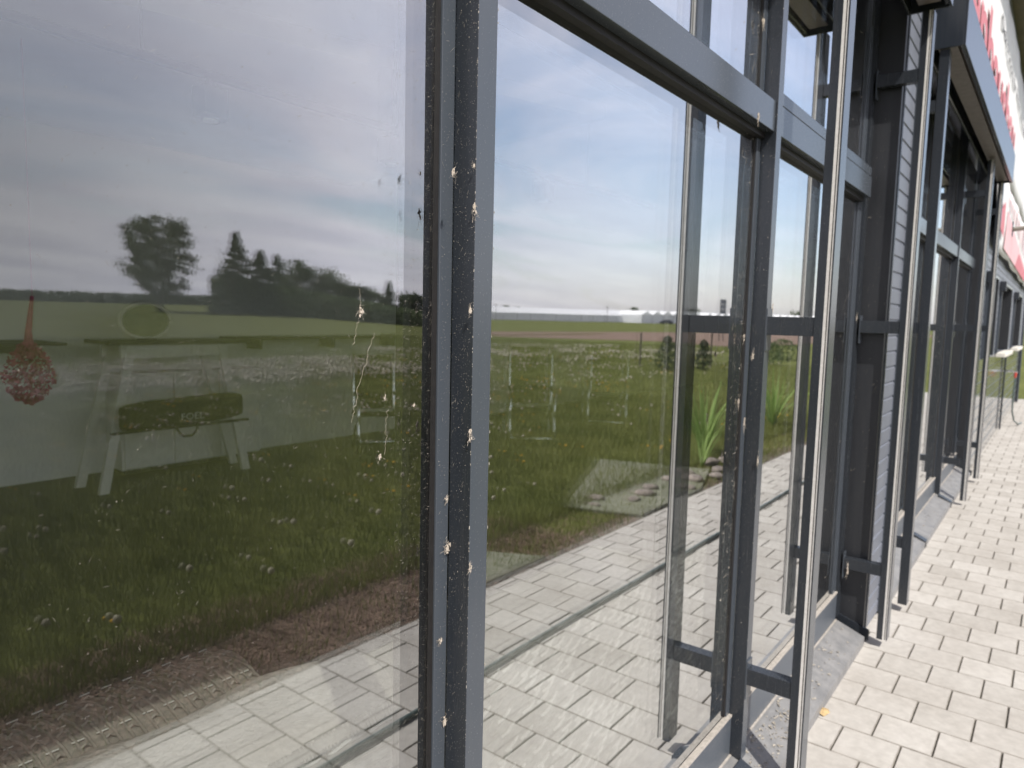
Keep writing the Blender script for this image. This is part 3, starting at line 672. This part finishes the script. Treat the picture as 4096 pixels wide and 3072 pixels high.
# ------------------------------------------------------------------ vegetation outside, seen mirrored in the glass
def foliage_mat(name, c1, c2, scale=4):
    m, n, l, b = newmat(name); g = n.new('ShaderNodeNewGeometry')
    col, f = noise_mix(n, l, c1, c2, scale, 4, .3, .7, g.outputs['Position']); l.new(col, b.inputs['Base Color']); b.inputs['Roughness'].default_value = .7; b.inputs['Specular IOR Level'].default_value = .2
    tl = n.new('ShaderNodeBsdfTranslucent'); l.new(col, tl.inputs[0]); ms = n.new('ShaderNodeMixShader'); ms.inputs[0].default_value = .25
    l.new(b.outputs[0], ms.inputs[1]); l.new(tl.outputs[0], ms.inputs[2]); l.new(ms.outputs[0], n['Material Output'].inputs[0]); return m
BLADE = foliage_mat('grass_blade', (.14, .17, .045), (.27, .285, .095), 1.3)
DRYB = mat('dry_strand', (.38, .27, .21), (.17, .12, .095), 11, 1, spec=.1)
SEEDH = mat('dandelion_clock', (.56, .51, .40), (.40, .37, .28), 200, 1, spec=.1)
YEL = mat('dandelion_yellow', (.70, .42, .02), (.55, .30, .01), 60, .8)
def blades(n, xr, yr, h, w, name, mt, lean=.35, lie=False, exclude=None, pw=1):
    x = RNG.uniform(*xr, n); y = yr[1]+(yr[0]-yr[1])*RNG.uniform(0, 1, n)**pw
    if exclude is not None: k = ~exclude(x, y); x = x[k]; y = y[k]; n = len(x)
    z0 = terrain(x, y); hh = h*RNG.uniform(.4, 1.25, n); a = RNG.uniform(0, 6.283, n); b = RNG.uniform(0, 6.283, n); ln = hh*RNG.uniform(0, lean, n)*2
    cw = w*RNG.uniform(.6, 1.3, n)
    dx = np.cos(a)*cw; dy = np.sin(a)*cw; tx = x+np.cos(b)*ln; ty = y+np.sin(b)*ln
    v = np.empty((n, 4, 3)); v[:, 0] = np.stack([x-dx, y-dy, z0], -1); v[:, 1] = np.stack([x+dx, y+dy, z0], -1)
    if lie: v[:, 2] = np.stack([tx+dx, ty+dy, z0+hh*.35], -1); v[:, 3] = np.stack([tx-dx, ty-dy, z0+hh*.35], -1)
    else:
        v[:, 2] = np.stack([tx+dx*.3, ty+dy*.3, z0+hh], -1); v[:, 3] = np.stack([tx-dx*.3, ty-dy*.3, z0+hh], -1)
    return tag(np_mesh(name, v.reshape(-1, 3), np.arange(n*4).reshape(n, 4), mt), kind='stuff')
blades(125000, (-.5, 13), (-10, -1.42), .085, .0030, 'grass', BLADE, pw=1.7)
blades(75000, (1, 26), (-14, -2.5), .11, .0055, 'grass', BLADE)
blades(45000, (3, 60), (-34, -11.5), .16, .018, 'grass', BLADE, exclude=lambda x, y: (x > 33) & (y > -33) & (y < -12) & (x-40 > (-15-y)*-.1))
blades(36000, (-1, 4.2), (-1.75, -.90), .065, .0020, 'dry_grass', DRYB, lean=1.1, lie=True)
blades(2000, (-1, 4), (-1.6, -.92), .07, .003, 'grass', BLADE)
blades(16000, (3.3, 16), (-1.6, -.915), .06, .003, 'grass', BLADE)
blades(5000, (3.3, 14), (-1.5, -.90), .05, .0024, 'dry_grass', DRYB, lean=1.1, lie=True)
def heads(n, xr, yr, hr, r, name, mt, flat=1.0, clump=0, seg=6):
    b = MB(); cl = [(RNG.uniform(*xr), RNG.uniform(*yr)) for _ in range(clump)] if clump else None
    for i in range(n):
        if cl and random.random() < .75:
            c = random.choice(cl); s_ = .10+.02*abs(c[1]); x = c[0]+random.gauss(0, s_*1.6); y = c[1]+random.gauss(0, s_)
        else: x = random.uniform(*xr); y = random.uniform(*yr)
        if y > -1.5: continue
        h = random.uniform(*hr); q = r*random.uniform(.75, 1.2); z0 = float(terrain(np.array(x), np.array(y)))
        b.blob((x, y, z0+h), q, 1, 1, flat, 0, seg, 4, .12)
        b.tube([(x+random.uniform(-.02, .02), y, z0), (x, y, z0+h-q*flat*.8)], .0022, 3, 1)
    o = b.build(name, [mt, BLADE], smooth=True); return tag(o, kind='stuff')
heads(190, (.5, 12), (-8, -1.6), (.10, .20), .019, 'dandelion_clocks', SEEDH, clump=60, seg=8)
heads(600, (3, 26), (-13, -6), (.12, .22), .022, 'dandelion_clocks', SEEDH, clump=110)
heads(1900, (2, 14), (-16.5, -10.6), (.14, .26), .032, 'dandelion_clocks', SEEDH)
heads(900, (8, 34), (-20, -10), (.12, .24), .035, 'dandelion_clocks', SEEDH, clump=22)
heads(160, (.8, 14), (-8, -1.7), (.06, .14), .017, 'dandelion_blossoms', YEL, .5, clump=34, seg=7)
heads(230, (4, 28), (-15, -6), (.08, .16), .022, 'dandelion_blossoms', YEL, .5, clump=60)
# stones between verge and paving
STONE = mat('field_stone', (.34, .29, .25), (.20, .17, .15), 22, .85, 0, .5, 40)
stb = None
ORD = ['first', 'second', 'third', 'fourth', 'fifth', 'sixth', 'seventh', 'eighth', 'ninth', 'tenth', 'eleventh', 'twelfth', 'thirteenth', 'fourteenth']
for i in range(14):
    x = 4.9+2.9*(i+random.random())/14; y = -.97-random.random()*.5; r = random.uniform(.035, .08)
    o = MB().blob((0, 0, 0), r, 1.3, 1, .55, 0, 9, 6, .14).build('stone', STONE, smooth=True)
    o.location = (x, y, r*.25); o.rotation_euler = (0, 0, random.uniform(0, 3))
    tag(o, ORD[i]+' brownish stone from the left in the row beside the paving', 'stone', 'stones along the verge')
SLAB = mat('slab', (.25, .25, .185), (.16, .17, .11), 12, .9, 0, .4, 60)
for pts_, lab in (((( 4.8, -1.53), (6.7, -2.31), (7.06, -1.2), (6.2, -.93), (5.0, -.93)), 'flat grey concrete slab in the verge, mirrored left of the slim ghosted guide rail'), (((2.9, -1.25), (3.5, -1.30), (3.7, -.93), (3.05, -.93)), 'smaller worn concrete slab in the verge, nearer to the camera')):
    k_ = len(pts_); o = MB().add([(x, y, .012) for x, y in pts_]+[(x, y, -.05) for x, y in pts_], [tuple(range(k_))[::-1], tuple(range(k_, 2*k_))]+[(q, (q+1) % k_, k_+(q+1) % k_, k_+q) for q in range(k_)]).build('concrete_slab', SLAB, bevel=.012); tag(o, lab, 'slab')
# iris-like leaf clumps
LEAF = foliage_mat('iris_leaf', (.20, .32, .08), (.34, .45, .15), 3)
def leaf_clump(x, y, n, h, lab):
    vs = []; fs = []
    for i in range(n):
        a = random.uniform(0, 6.28); ln = h*random.uniform(.6, 1.05); sp_ = random.uniform(.12, .55); w = random.uniform(.009, .018); b = len(vs); bend = random.choice((.15, .25, .6, 1.0))
        px, py = -math.sin(a), math.cos(a)
        for k in range(8):
            t = k/7; r = sp_*ln*t*(1+bend*t); z = ln*t*(1-.35*bend*t*t); ww = w*(1-t**2.2)+.001
            vs += [(x+math.cos(a)*r+px*ww, y+math.sin(a)*r+py*ww, z), (x+math.cos(a)*r-px*ww, y+math.sin(a)*r-py*ww, z+.003)]
        for k in range(7): fs.append((b+2*k, b+2*k+1, b+2*k+3, b+2*k+2))
    o = MB().add(vs, fs).build('iris_plant', LEAF, smooth=True); o.location.z = -.02
    return tag(o, lab, 'plant', 'long leaved plants by the paving')
leaf_clump(7.9, -1.62, 38, 1.0, 'clump of long upright green leaves mirrored left of the second mullion')
leaf_clump(10.8, -1.75, 38, 1.05, 'clump of long green leaves mirrored right of the second mullion')
leaf_clump(7.2, -1.35, 10, .55, 'small clump of low arching leaves beside the paving')
# shrubs and stakes in the meadow
def crown(name, pts_fn, n, size, mt, parent, flatz=1):
    c = np.array([pts_fn() for _ in range(n)]); u = RNG.normal(size=(n, 3)); u /= np.linalg.norm(u, axis=1)[:, None]; w = RNG.normal(size=(n, 3)); w -= (w*u).sum(1)[:, None]*u; w /= np.linalg.norm(w, axis=1)[:, None]
    s_ = size*RNG.uniform(.5, 1.3, n)[:, None]; v = np.stack([c+u*s_, c+w*s_*.6, c-u*s_, c-w*s_*.6], 1)
    return np_mesh(name, v.reshape(-1, 3), np.arange(n*4).reshape(n, 4), mt, parent=parent)
DG = foliage_mat('dark_evergreen', (.030, .050, .024), (.070, .098, .044), .5)
MG = foliage_mat('bush_green', (.060, .090, .034), (.12, .155, .06), .5)
WG = foliage_mat('willow_green', (.050, .070, .034), (.115, .14, .07), .6)
BARK = mat('bark', (.09, .075, .06), (.05, .042, .035), 9, 1, 0, .8, 20)
def shrub(x, y, r, h, mt, lab, n=700):
    t = thing('shrub', (x, y, 0), lab, 'shrub', 'small shrubs in the meadow')
    def f():
        z = random.random(); q = r*math.sqrt(random.random())*(math.sin(math.pi*min(1, .12+z*.88))**.6)*(1+.25*math.sin(7*z)); a = random.uniform(0, 6.28); return (x+q*math.cos(a), y+q*math.sin(a), z*h)
    crown('foliage', f, n, .045, mt, t); MB().tube([(x, y, -.03), (x, y, h*.6)], .015, 6).build('stem', BARK, t); return t
shrub(20.3, -8.0, .38, 1.05, DG, 'round dark shrub mirrored just left of the slim ghosted guide rail')
shrub(21.3, -7.25, .27, .95, DG, 'narrow upright dark shrub mirrored left of the second mullion')
shrub(26.5, -6.9, .7, .8, MG, 'broad light green shrub beyond the narrow dark one')
shrub(30.5, -7.6, .9, .85, MG, 'pale spreading shrub farthest out in the row', 900)
def stake(x, y, h, lab):
    o = MB().tube([(0, 0, 0), (.03, 0, h)], .035, 7).build('stake', BARK); o.location = (x, y, -.03); tag(o, lab, 'stake', 'fence stakes in the meadow')
stake(20.6, -9.1, 1.15, 'thin leaning wooden stake left of the round dark shrub'); stake(23.5, -7.9, 1.5, 'taller wooden stake behind the narrow dark shrub')

def vdir(az, d): return d*math.cos(R(az)), 1.6-d*math.sin(R(az))
def tree(az, d, w, top, mt, lab, kind='round', n=2600, leaf=.28, grp='trees beyond the meadow', base_el=None):
    """az: mirrored bearing, w: crown width deg, top: elevation deg"""
    x, y = vdir(az, d); gz = float(terrain(np.array(x), np.array(y))); h = 1.55+d*math.tan(R(top))-gz; wr = d*math.tan(R(w))/2
    nm = {'round': 'broadleaf_tree', 'vase': 'willow_tree', 'cone': 'conifer_tree'}[kind]
    t = thing(nm, (x, y, gz), lab, 'tree', grp)
    if kind == 'cone':
        br = []
        for i in range(150):
            z = (i+random.random())/150; z = z**1.15*.97; a = random.uniform(0, 6.28); br.append((z, a, wr*(1-z)**.82*random.uniform(.62, 1.12)+.05))
        def f():
            z, a, q = random.choice(br); t = random.random()**.7; w_ = (.10+.30*(1-t))*q*.5; return (x+q*t*math.cos(a)+random.gauss(0, w_*.5), y+q*t*math.sin(a)+random.gauss(0, w_*.5), gz+.03*h+z*h*.98-.05*q*t+random.gauss(0, .10)+(0 if z < .9 else 0))
        def f_old():
            z = random.random()**1.35; a = random.uniform(0, 6.28); q = wr*(1-z)**.8*(.82+.18*math.sin(a*5+z*23))*math.sqrt(random.uniform(.05, 1))*random.choice((1, 1, 1, 1.18))+.06; return (x+q*math.cos(a), y+q*math.sin(a), gz+.04*h+z*h*.98)
    elif kind == 'vase':
        cl = []
        for i in range(170):
            z = random.random()**.75; a = random.uniform(0, 6.28); q = wr*(.28+.72*z**.62)*(1-.42*max(0, z-.62)/.38)*random.uniform(.35, 1.0); cl.append((x+q*math.cos(a), y+q*math.sin(a), gz+h*(.13+.80*z), random.uniform(.035, .085)*h*.8))
        def f():
            c = random.choice(cl); return (c[0]+random.gauss(0, c[3]*.55), c[1]+random.gauss(0, c[3]*.55), c[2]+random.gauss(0, c[3]*.6))
    else:
        cl = []
        for i in range(34):
            z = random.random(); a = random.uniform(0, 6.28); q = wr*math.sin(math.pi*(.15+.75*z))**.7*random.uniform(.3, .95); cl.append((x+q*math.cos(a), y+q*math.sin(a), gz+h*(.08+.82*z), random.uniform(.08, .16)*h))
        def f():
            c = random.choice(cl); return (c[0]+random.gauss(0, c[3]*.6), c[1]+random.gauss(0, c[3]*.6), max(gz+.1, c[2]+random.gauss(0, c[3]*.55)))
    crown('crown', f, n, leaf, mt, t)
    tb = MB().tube([(x, y, gz-.2), (x+.1, y, gz+h*.25), (x, y, gz+h*.6)], [h*.03, h*.02, h*.006], 8)
    for i in range(7):
        a = random.uniform(0, 6.28); z = random.uniform(.15, .4); tb.tube([(x, y, gz+h*z), (x+wr*.35*math.cos(a), y+wr*.35*math.sin(a), gz+h*(z+.25)), (x+wr*.6*math.cos(a), y+wr*.6*math.sin(a), gz+h*(z+.42))], [h*.014, h*.008, h*.003], 6)
    tb.build('trunk', BARK, t); return t
tree(63.9, 85, 6.9, 6.55, WG, 'big lone tree with a wide fan shaped crown on the mirrored horizon', 'vase', 15000, .15)
tree(58.7, 80, 4.6, 5.75, DG, 'tallest pointed conifer at the left end of the mirrored row', 'cone', 7000, .16)
tree(57.0, 84, 4.2, 4.5, DG, 'second pointed conifer, right behind the tallest one', 'cone', 6000, .16)
rows = [(55.8, 4.2, 3.6, DG, 'cone', 'dark conifer, third from the left in the row'), (54.6, 3.9, 3.2, MG, 'round', 'loose green tree in the middle of the row'),
        (53.5, 3.4, 2.8, DG, 'round', 'dark rounded tree right of the loose green one'), (52.4, 3.35, 2.7, MG, 'round', 'light green domed tree standing above the bushes'),
        (51.0, 2.5, 2.4, MG, 'round', 'lower bushy tree right of the light green dome'), (49.7, 2.2, 2.3, DG, 'round', 'dark bushy tree near the right end of the row'),
        (48.5, 1.9, 2.0, MG, 'round', 'small bushy tree beside the little conifer'), (47.4, 2.55, 1.5, DG, 'cone', 'little dark conifer sticking up near the mullion'),
        (46.2, 1.7, 1.4, MG, 'round', 'brownish small tree right of the little conifer'), (45.2, 1.6, 1.5, DG, 'round', 'low dark tree next to the mullion'), (43.6, 1.5, 1.6, DG, 'round', 'last low tree partly behind the mullion')]
for az, tp_, w, mt, kd, lab in rows: tree(az, 92, w*1.2, tp_, mt, lab, kd, 3200, .17)
# under-storey scrub as one mass in front of the row
def scr():
    az = random.uniform(43, 60.5); d = random.uniform(84, 90); x, y = vdir(az, d); gz = float(terrain(np.array(x), np.array(y))); top = 1.0+ (az-43)*.10
    return (x, y, gz+random.random()**1.3*top*1.5)
tag(crown('scrub', scr, 9000, .25, MG, None), kind='stuff')
def hedge():
    az = random.uniform(60, 100); d = random.uniform(150, 156); x, y = vdir(az, d); gz = float(terrain(np.array(x), np.array(y))); return (x, y, gz+random.random()**1.5*1.9)
tag(crown('far_hedge', hedge, 9000, .5, DG, None), kind='stuff')
# distant hills, the blue-grey of haze put into their colour
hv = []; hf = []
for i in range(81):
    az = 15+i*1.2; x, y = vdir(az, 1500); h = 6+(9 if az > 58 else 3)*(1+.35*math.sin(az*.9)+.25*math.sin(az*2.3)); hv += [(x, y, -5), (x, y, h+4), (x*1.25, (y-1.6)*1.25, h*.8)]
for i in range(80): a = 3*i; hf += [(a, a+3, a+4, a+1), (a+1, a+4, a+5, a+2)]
tag(MB().add(hv, hf).build('hills', mat('hazy_far_hills', (.26, .30, .36), (.22, .26, .32), .01, 1, spec=0), smooth=True), kind='structure')

# greenhouses on the horizon
GW = mat('white_polytunnel_film', (.90, .90, .90), (.84, .84, .85), .2, .5); GS = mat('greenhouse_side', (.72, .73, .75), (.60, .61, .64), .6, .4)
def greenhouse(a0, a1, d0, d1, zt, zs, lab, gabs=0):
    x0, y0 = vdir(a0, d0); x1, y1 = vdir(a1, d1); t = thing('greenhouse', (x0, y0, 0), lab, 'greenhouse', 'greenhouses across the fields')
    p = Vector((x0, y0, 0)); q = Vector((x1, y1, 0)); u = (q-p).normalized(); nrm = Vector((u.y, -u.x, 0)); nrm = nrm if nrm.y < 0 else -nrm
    ln = (q-p).length; dep = 40
    c = [p, q, q+nrm*dep, p+nrm*dep]
    MB().add([(*v[:2], 0) for v in c]+[(*v[:2], zs) for v in c], [(0,3,2,1),(4,5,6,7),(0,1,5,4),(1,2,6,5),(2,3,7,6),(3,0,4,7)]).build('wall', GS, t)
    r = MB()
    if not gabs:
        a = p+nrm*5; b = q+nrm*5; r.add([(p.x, p.y, zs+.01), (q.x, q.y, zs+.01), (b.x, b.y, zt), (a.x, a.y, zt), (c[2].x, c[2].y, zs+.01), (c[3].x, c[3].y, zs+.01)], [(0, 1, 2, 3), (3, 2, 4, 5), (0, 3, 5), (1, 4, 2), (0, 5, 4, 1)])
    else:
        for i in range(gabs):
            a = p+u*(ln*i/gabs); b = p+u*(ln*(i+1)/gabs); m_ = (a+b)/2
            r.add([(a.x, a.y, zs+.01), (b.x, b.y, zs+.01), (m_.x, m_.y, zt), (a.x+nrm.x*dep, a.y+nrm.y*dep, zs+.01), (b.x+nrm.x*dep, b.y+nrm.y*dep, zs+.01), (m_.x+nrm.x*dep, m_.y+nrm.y*dep, zt)], [(0, 1, 2), (0, 2, 5, 3), (1, 4, 5, 2), (3, 5, 4), (0, 3, 4, 1)])
    r.build('roof', GW, t)
    f = MB(); k = max(6, int(ln/6))
    for i in range(k+1):
        a = p+u*(ln*i/k)-nrm*.06; f.box(a.x-.12, a.x+.12, a.y-.10, a.y+.02, 0, zs)
    tag(f.build('wall_post', mat('post_grey', (.25, .26, .28), None, 1, .5), t), kind='stuff')
greenhouse(43.0, 27.6, 275, 320, 5.2, 2.9, 'very long low white greenhouse stretching along the mirrored horizon')
greenhouse(27.4, 22.8, 305, 330, 5.2, 3.5, 'greenhouse with a zigzag row of small gables right of the long one', 6)
greenhouse(22.5, 8, 330, 420, 5.0, 3.3, 'far white greenhouse mirrored right of the ghosted guide rail', 30)
def smalltree(az, d, w, top, lab):
    tree(az, d, w, top, MG, lab, 'round', 500, .6, 'trees behind the greenhouses')
smalltree(28.0, 420, .95, 1.0, 'round pale green treetop behind the long greenhouse'); smalltree(38.2, 420, .5, .92, 'small dark treetop behind the left part of the long greenhouse')
smalltree(37.2, 420, .7, .80, 'flat treetop right of the small dark one'); smalltree(23.3, 420, 1.2, .95, 'flat treetop behind the gabled greenhouse'); smalltree(19.0, 430, 1.1, .9, 'treetop above the far greenhouse beside the sign board')
smalltree(16.0, 430, 1.3, .9, 'rightmost treetop above the far greenhouse')
for az, lab in ((39.0, 'thin pole left in front of the long greenhouse'), (30.1, 'thin pole right in front of the long greenhouse')):
    x, y = vdir(az, 260); t = thing('lamp_post', (x, y, 0), lab, 'pole', 'poles before the greenhouse'); MB().tube([(x, y, 0), (x, y, 5.6)], .11, 6).build('pole', BARK, t); MB().box(x-.6, x+.6, y-.1, y+.1, 5.4, 5.75).build('head', BARK, t)
x, y = vdir(21.2, 60); t = thing('sign_board', (x, y, 0), 'grey sign board of stacked rows mirrored left of the second mullion', 'sign')
for k in range(3): MB().box(x-.12-.5, x+.12+.3, y-.05, y, 2.12+.40*k, 2.48+.40*k).build('board', mat('sign_grey', (.16, .17, .19), (.12, .13, .15), 3, .6), t)
for q in (-.5, .35): MB().tube([(x+q, y-.09, 0), (x+q, y-.09, 3.3)], .035, 6).build('post', DKW, t)
x, y = vdir(25.5, 240); t = thing('parked_car', (x, y, 0), 'dark parked car in front of the gabled greenhouse', 'car')
ux = Vector((math.sin(R(25.5)), math.cos(R(25.5)), 0)); 
prof_c = [(-2.2, .3), (-2.2, .85), (-1.3, 1.0), (-.7, 1.5), (1.2, 1.55), (1.9, 1.05), (2.2, .95), (2.2, .3)]
vs = []
for s_ in (-.85, .85):
    for a, z in prof_c: q = Vector((x, y, z))+ux*a+Vector((-ux.y, ux.x, 0))*s_*(.88 if z > 1.2 else 1); vs.append(tuple(q))
MB().add(vs, [tuple(range(8))[::-1], tuple(range(8, 16))]+[(i, (i+1) % 8, 8+(i+1) % 8, 8+i) for i in range(8)]).build('body', mat('dark_car_paint', (.03, .035, .05), None, 2, .2), t)
for a in (-1.35, 1.35):
    for s_ in (-.8, .8):
        q = Vector((x, y, .33))+ux*a+Vector((-ux.y, ux.x, 0))*s_; e_ = Vector((-ux.y, ux.x, 0))*.1; MB().tube([q-e_, q+e_], .33, 12).build('wheel', RUB, t)

# ------------------------------------------------------------------ dust flecks, threads and cobwebs
def flecks(n, fx, fy, fz, smin, smax, name='dust_flecks', thread=.72):
    V = np.empty((n, 4, 3)); 
    for i in range(n):
        x, z = fx(), fz(); y = fy(x); s_ = smin*(smax/smin)**(random.random()**1.8); a = random.uniform(0, math.pi)
        if random.random() < thread: l_, w_ = s_*random.uniform(2.5, 6.5), s_*.20
        else: l_, w_ = s_, s_*random.uniform(.5, 1)
        u = np.array([math.cos(a)*l_, -random.uniform(0, .3)*l_, math.sin(a)*l_])/2; w = np.array([-math.sin(a)*w_, 0, math.cos(a)*w_])/2; c = np.array([x, y, z])
        V[i, 0] = c-u-w*.3; V[i, 1] = c+w; V[i, 2] = c+u+w*.2; V[i, 3] = c-w
    return tag(np_mesh(name, V.reshape(-1, 3), np.arange(n*4).reshape(n, 4), SEAL), kind='stuff')
U = random.uniform
gy = lambda x: G-.0012
flecks(2600, lambda: U(.25, .825), gy, lambda: U(.9, 2.1), .0004, .0016)
flecks(2200, lambda: .825-abs(random.gauss(0, .05)), gy, lambda: U(.8, 2.15), .0005, .0020)
flecks(1300, lambda: U(.94, 2.2), gy, lambda: U(.7, 2.12), .0005, .0018)
flecks(800, lambda: 2.235-abs(random.gauss(0, .06)), gy, lambda: U(.3, 2.9), .0012, .009)
flecks(900, lambda: .8595, lambda x: U(.744, .789), lambda: U(.8, 2.2), .0005, .0026)
flecks(260, lambda: U(.832, .858), lambda x: G-.0115, lambda: U(.8, 2.2), .0005, .0024)
flecks(420, lambda: 2.2693, lambda x: U(.744, .789), lambda: U(.2, 2.9), .0010, .006)
flecks(120, lambda: U(.861, .905), lambda x: G-.0585, lambda: U(.8, 2.2), .0004, .0012, thread=.1)
flecks(260, lambda: 3.7595, lambda x: U(.675, .79), lambda: U(.1, 2.7), .002, .011)
flecks(260, lambda: 3.63-abs(random.gauss(0, .25)), gy, lambda: U(.3, 2.9), .002, .010)
flecks(160, lambda: 7.08-abs(random.gauss(0, .3)), gy, lambda: U(.3, 2.6), .004, .018)
def zl(y): return .047+(y-.66)*.39
V = []
flk = MB()
for i in range(420):
    x = random.choice((U(2.3, 3.65), U(2.3, 2.8), U(4.3, 8.3))); y = U(.668, .762); s_ = .0012*(5)**random.random(); z = zl(y)+.0022; a = U(0, 6.28); q = s_*U(1, 2.4)
    flk.add([(x-q*math.cos(a), y-q*math.sin(a), z), (x+s_*math.sin(a), y-s_*math.cos(a), z+s_), (x+q*math.cos(a), y+q*math.sin(a), z), (x-s_*math.sin(a), y+s_*math.cos(a), z+s_*.4)], [(0, 1, 2, 3)])
tag(flk.build('ledge_litter', SEAL), kind='stuff')
# fine crust along edges
for (x, y, n) in ((.8602, .7437, 110), (.9062, .7425, 50), (2.2702, .7437, 40)):
    c = MB()
    for i in range(n):
        z = U(.8, 2.2) if x < 1 else U(.2, 2.6); r = .0003*4**random.random()**2.5; c.blob((x, y, z), r, .8, .8, U(1, 3.5), 0, 5, 3, .3)
    tag(c.build('edge_crust', SEAL), kind='stuff')
WEB = mat('pale_cobweb', (.60, .53, .45), (.40, .34, .27), 90, 1)
def web(x, y, z, r, nx_, lab):
    """small tangled clump: ragged core with stray fibres clinging to the surface"""
    m_ = MB()
    for i in range(9): m_.blob((random.gauss(0, r*.22), U(-r, 0)*.18, random.gauss(0, r*.42)), r*U(.07, .22), 1, .5, U(.8, 2.6), 0, 5, 4, .5)
    for i in range(15):
        p0 = Vector((random.gauss(0, r*.25), -abs(random.gauss(0, r*.06)), random.gauss(0, r*.5))); pts = [tuple(p0)]; a = Vector((random.gauss(0, .7), 0, random.gauss(-.5, 1.5))).normalized()
        for k in range(4): a = (a+Vector((random.gauss(0, .5), 0, random.gauss(0, .5)))).normalized(); p0 = p0+a*r*U(.12, .4); p0.y = -abs(random.gauss(0, r*.05)); pts.append(tuple(p0))
        m_.tube(pts, r*U(.010, .024), 4)
    o = m_.build('cobweb_clump', WEB); o.location = (x, y, z); return tag(o, lab, 'cobweb', 'cobweb clumps on frames and glass')
def pixpt(px, py, axis, val):      # measured spot on a surface -> point on it
    v = fwd*2841+Rt*(px-2048)-Up*(py-1536); c = Vector((0, 0, H)); t = (val-c[axis])/v[axis]; return c+v*t
spots = [(1812, 690, 1, .742, .010, 'uppermost tangled clump on the nearest mullion, at its pale edge'), (1893, 660, 1, .742, .007, 'small clump on the right dark edge near the top of the nearest mullion'),
 (1897, 840, 1, .741, .012, 'elongated clump hanging on the dark edge of the nearest mullion'), (1880, 1245, 1, .741, .009, 'fluffy clump at horizon height on the nearest mullion'),
 (1880, 1745, 1, .741, .012, 'long clump low on the right dark edge of the nearest mullion'), (1785, 1998, 1, .786, .009, 'bristly clump on the blue strip of the nearest mullion, the upper of three'),
 (1790, 2195, 1, .786, .014, 'largest bristly clump on the blue strip of the nearest mullion'), (1762, 2563, 1, .786, .009, 'bristly clump on the blue strip, third from the bottom'),
 (1778, 2883, 1, .786, .012, 'bristly clump lowest on the blue strip'), (1880, 2275, 1, .740, .009, 'white folded shred stuck on the nearest mullion'),
 (1445, 1245, 1, .797, .011, 'pale shred with a long thread on the near pane above the meadow'), (1518, 1828, 1, .797, .008, 'pale blob low on the near pane'),
 (1540, 1590, 1, .797, .006, 'small knotted thread on the near pane'), (1655, 1620, 1, .797, .005, 'tiny knotted thread close to the mullion on the near pane'),
 (3088, 1240, 1, .742, .016, 'white blob beside the bracket plate of the second mullion'), (3052, 88, 1, .785, .022, 'beige clump high on the second mullion'),
 (3031, 475, 1, .742, .020, 'beige clump where transom and second mullion meet'), (2975, 1350, 1, .786, .014, 'small brown clump left of the second mullion'),
 (3010, 1425, 1, .742, .018, 'flaky clump on the second mullion below the bracket'), (2952, 1610, 1, .797, .016, 'pale seed like lump on the glass by the second mullion'),
 (2977, 1690, 1, .742, .018, 'pale tuft on the narrow strip of the second mullion'), (3030, 1845, 1, .742, .018, 'pale twisted flake on the second mullion'),
 (3426, 1268, 1, .742, .020, 'white blob above the middle bracket of the far guide rail'), (3387, 2280, 1, .72, .030, 'straw coloured clump on the low bracket of the far guide rail')]
for px, py, ax, val, r, lab in spots:
    p = pixpt(px, py, ax, val); web(p.x, p.y, p.z, r*.85, 9, lab)
# long threads trailing down the near pane
for k, (pts_, lab) in enumerate(((((1440, 1150), (1445, 1245), (1425, 1300), (1418, 1390)), 'thin cobweb thread on the near pane, above'), (((1500, 1330), (1455, 1470), (1420, 1620), (1405, 1700)), 'long cobweb thread trailing down the near pane'), (((1550, 1640), (1545, 1720), (1540, 1830)), 'short cobweb thread lowest on the near pane'))):
    q = []
    for (a0, b0), (a1, b1) in zip(pts_[:-1], pts_[1:]):
        for t in range(9): q.append(pixpt(a0+(a1-a0)*t/9+random.gauss(0, 3.5), b0+(b1-b0)*t/9, 1, .7975))
    o = MB().tube([tuple(v) for v in q], .00020, 4).build('cobweb_thread', WEB); tag(o, lab, 'cobweb', 'cobweb threads on the near pane')
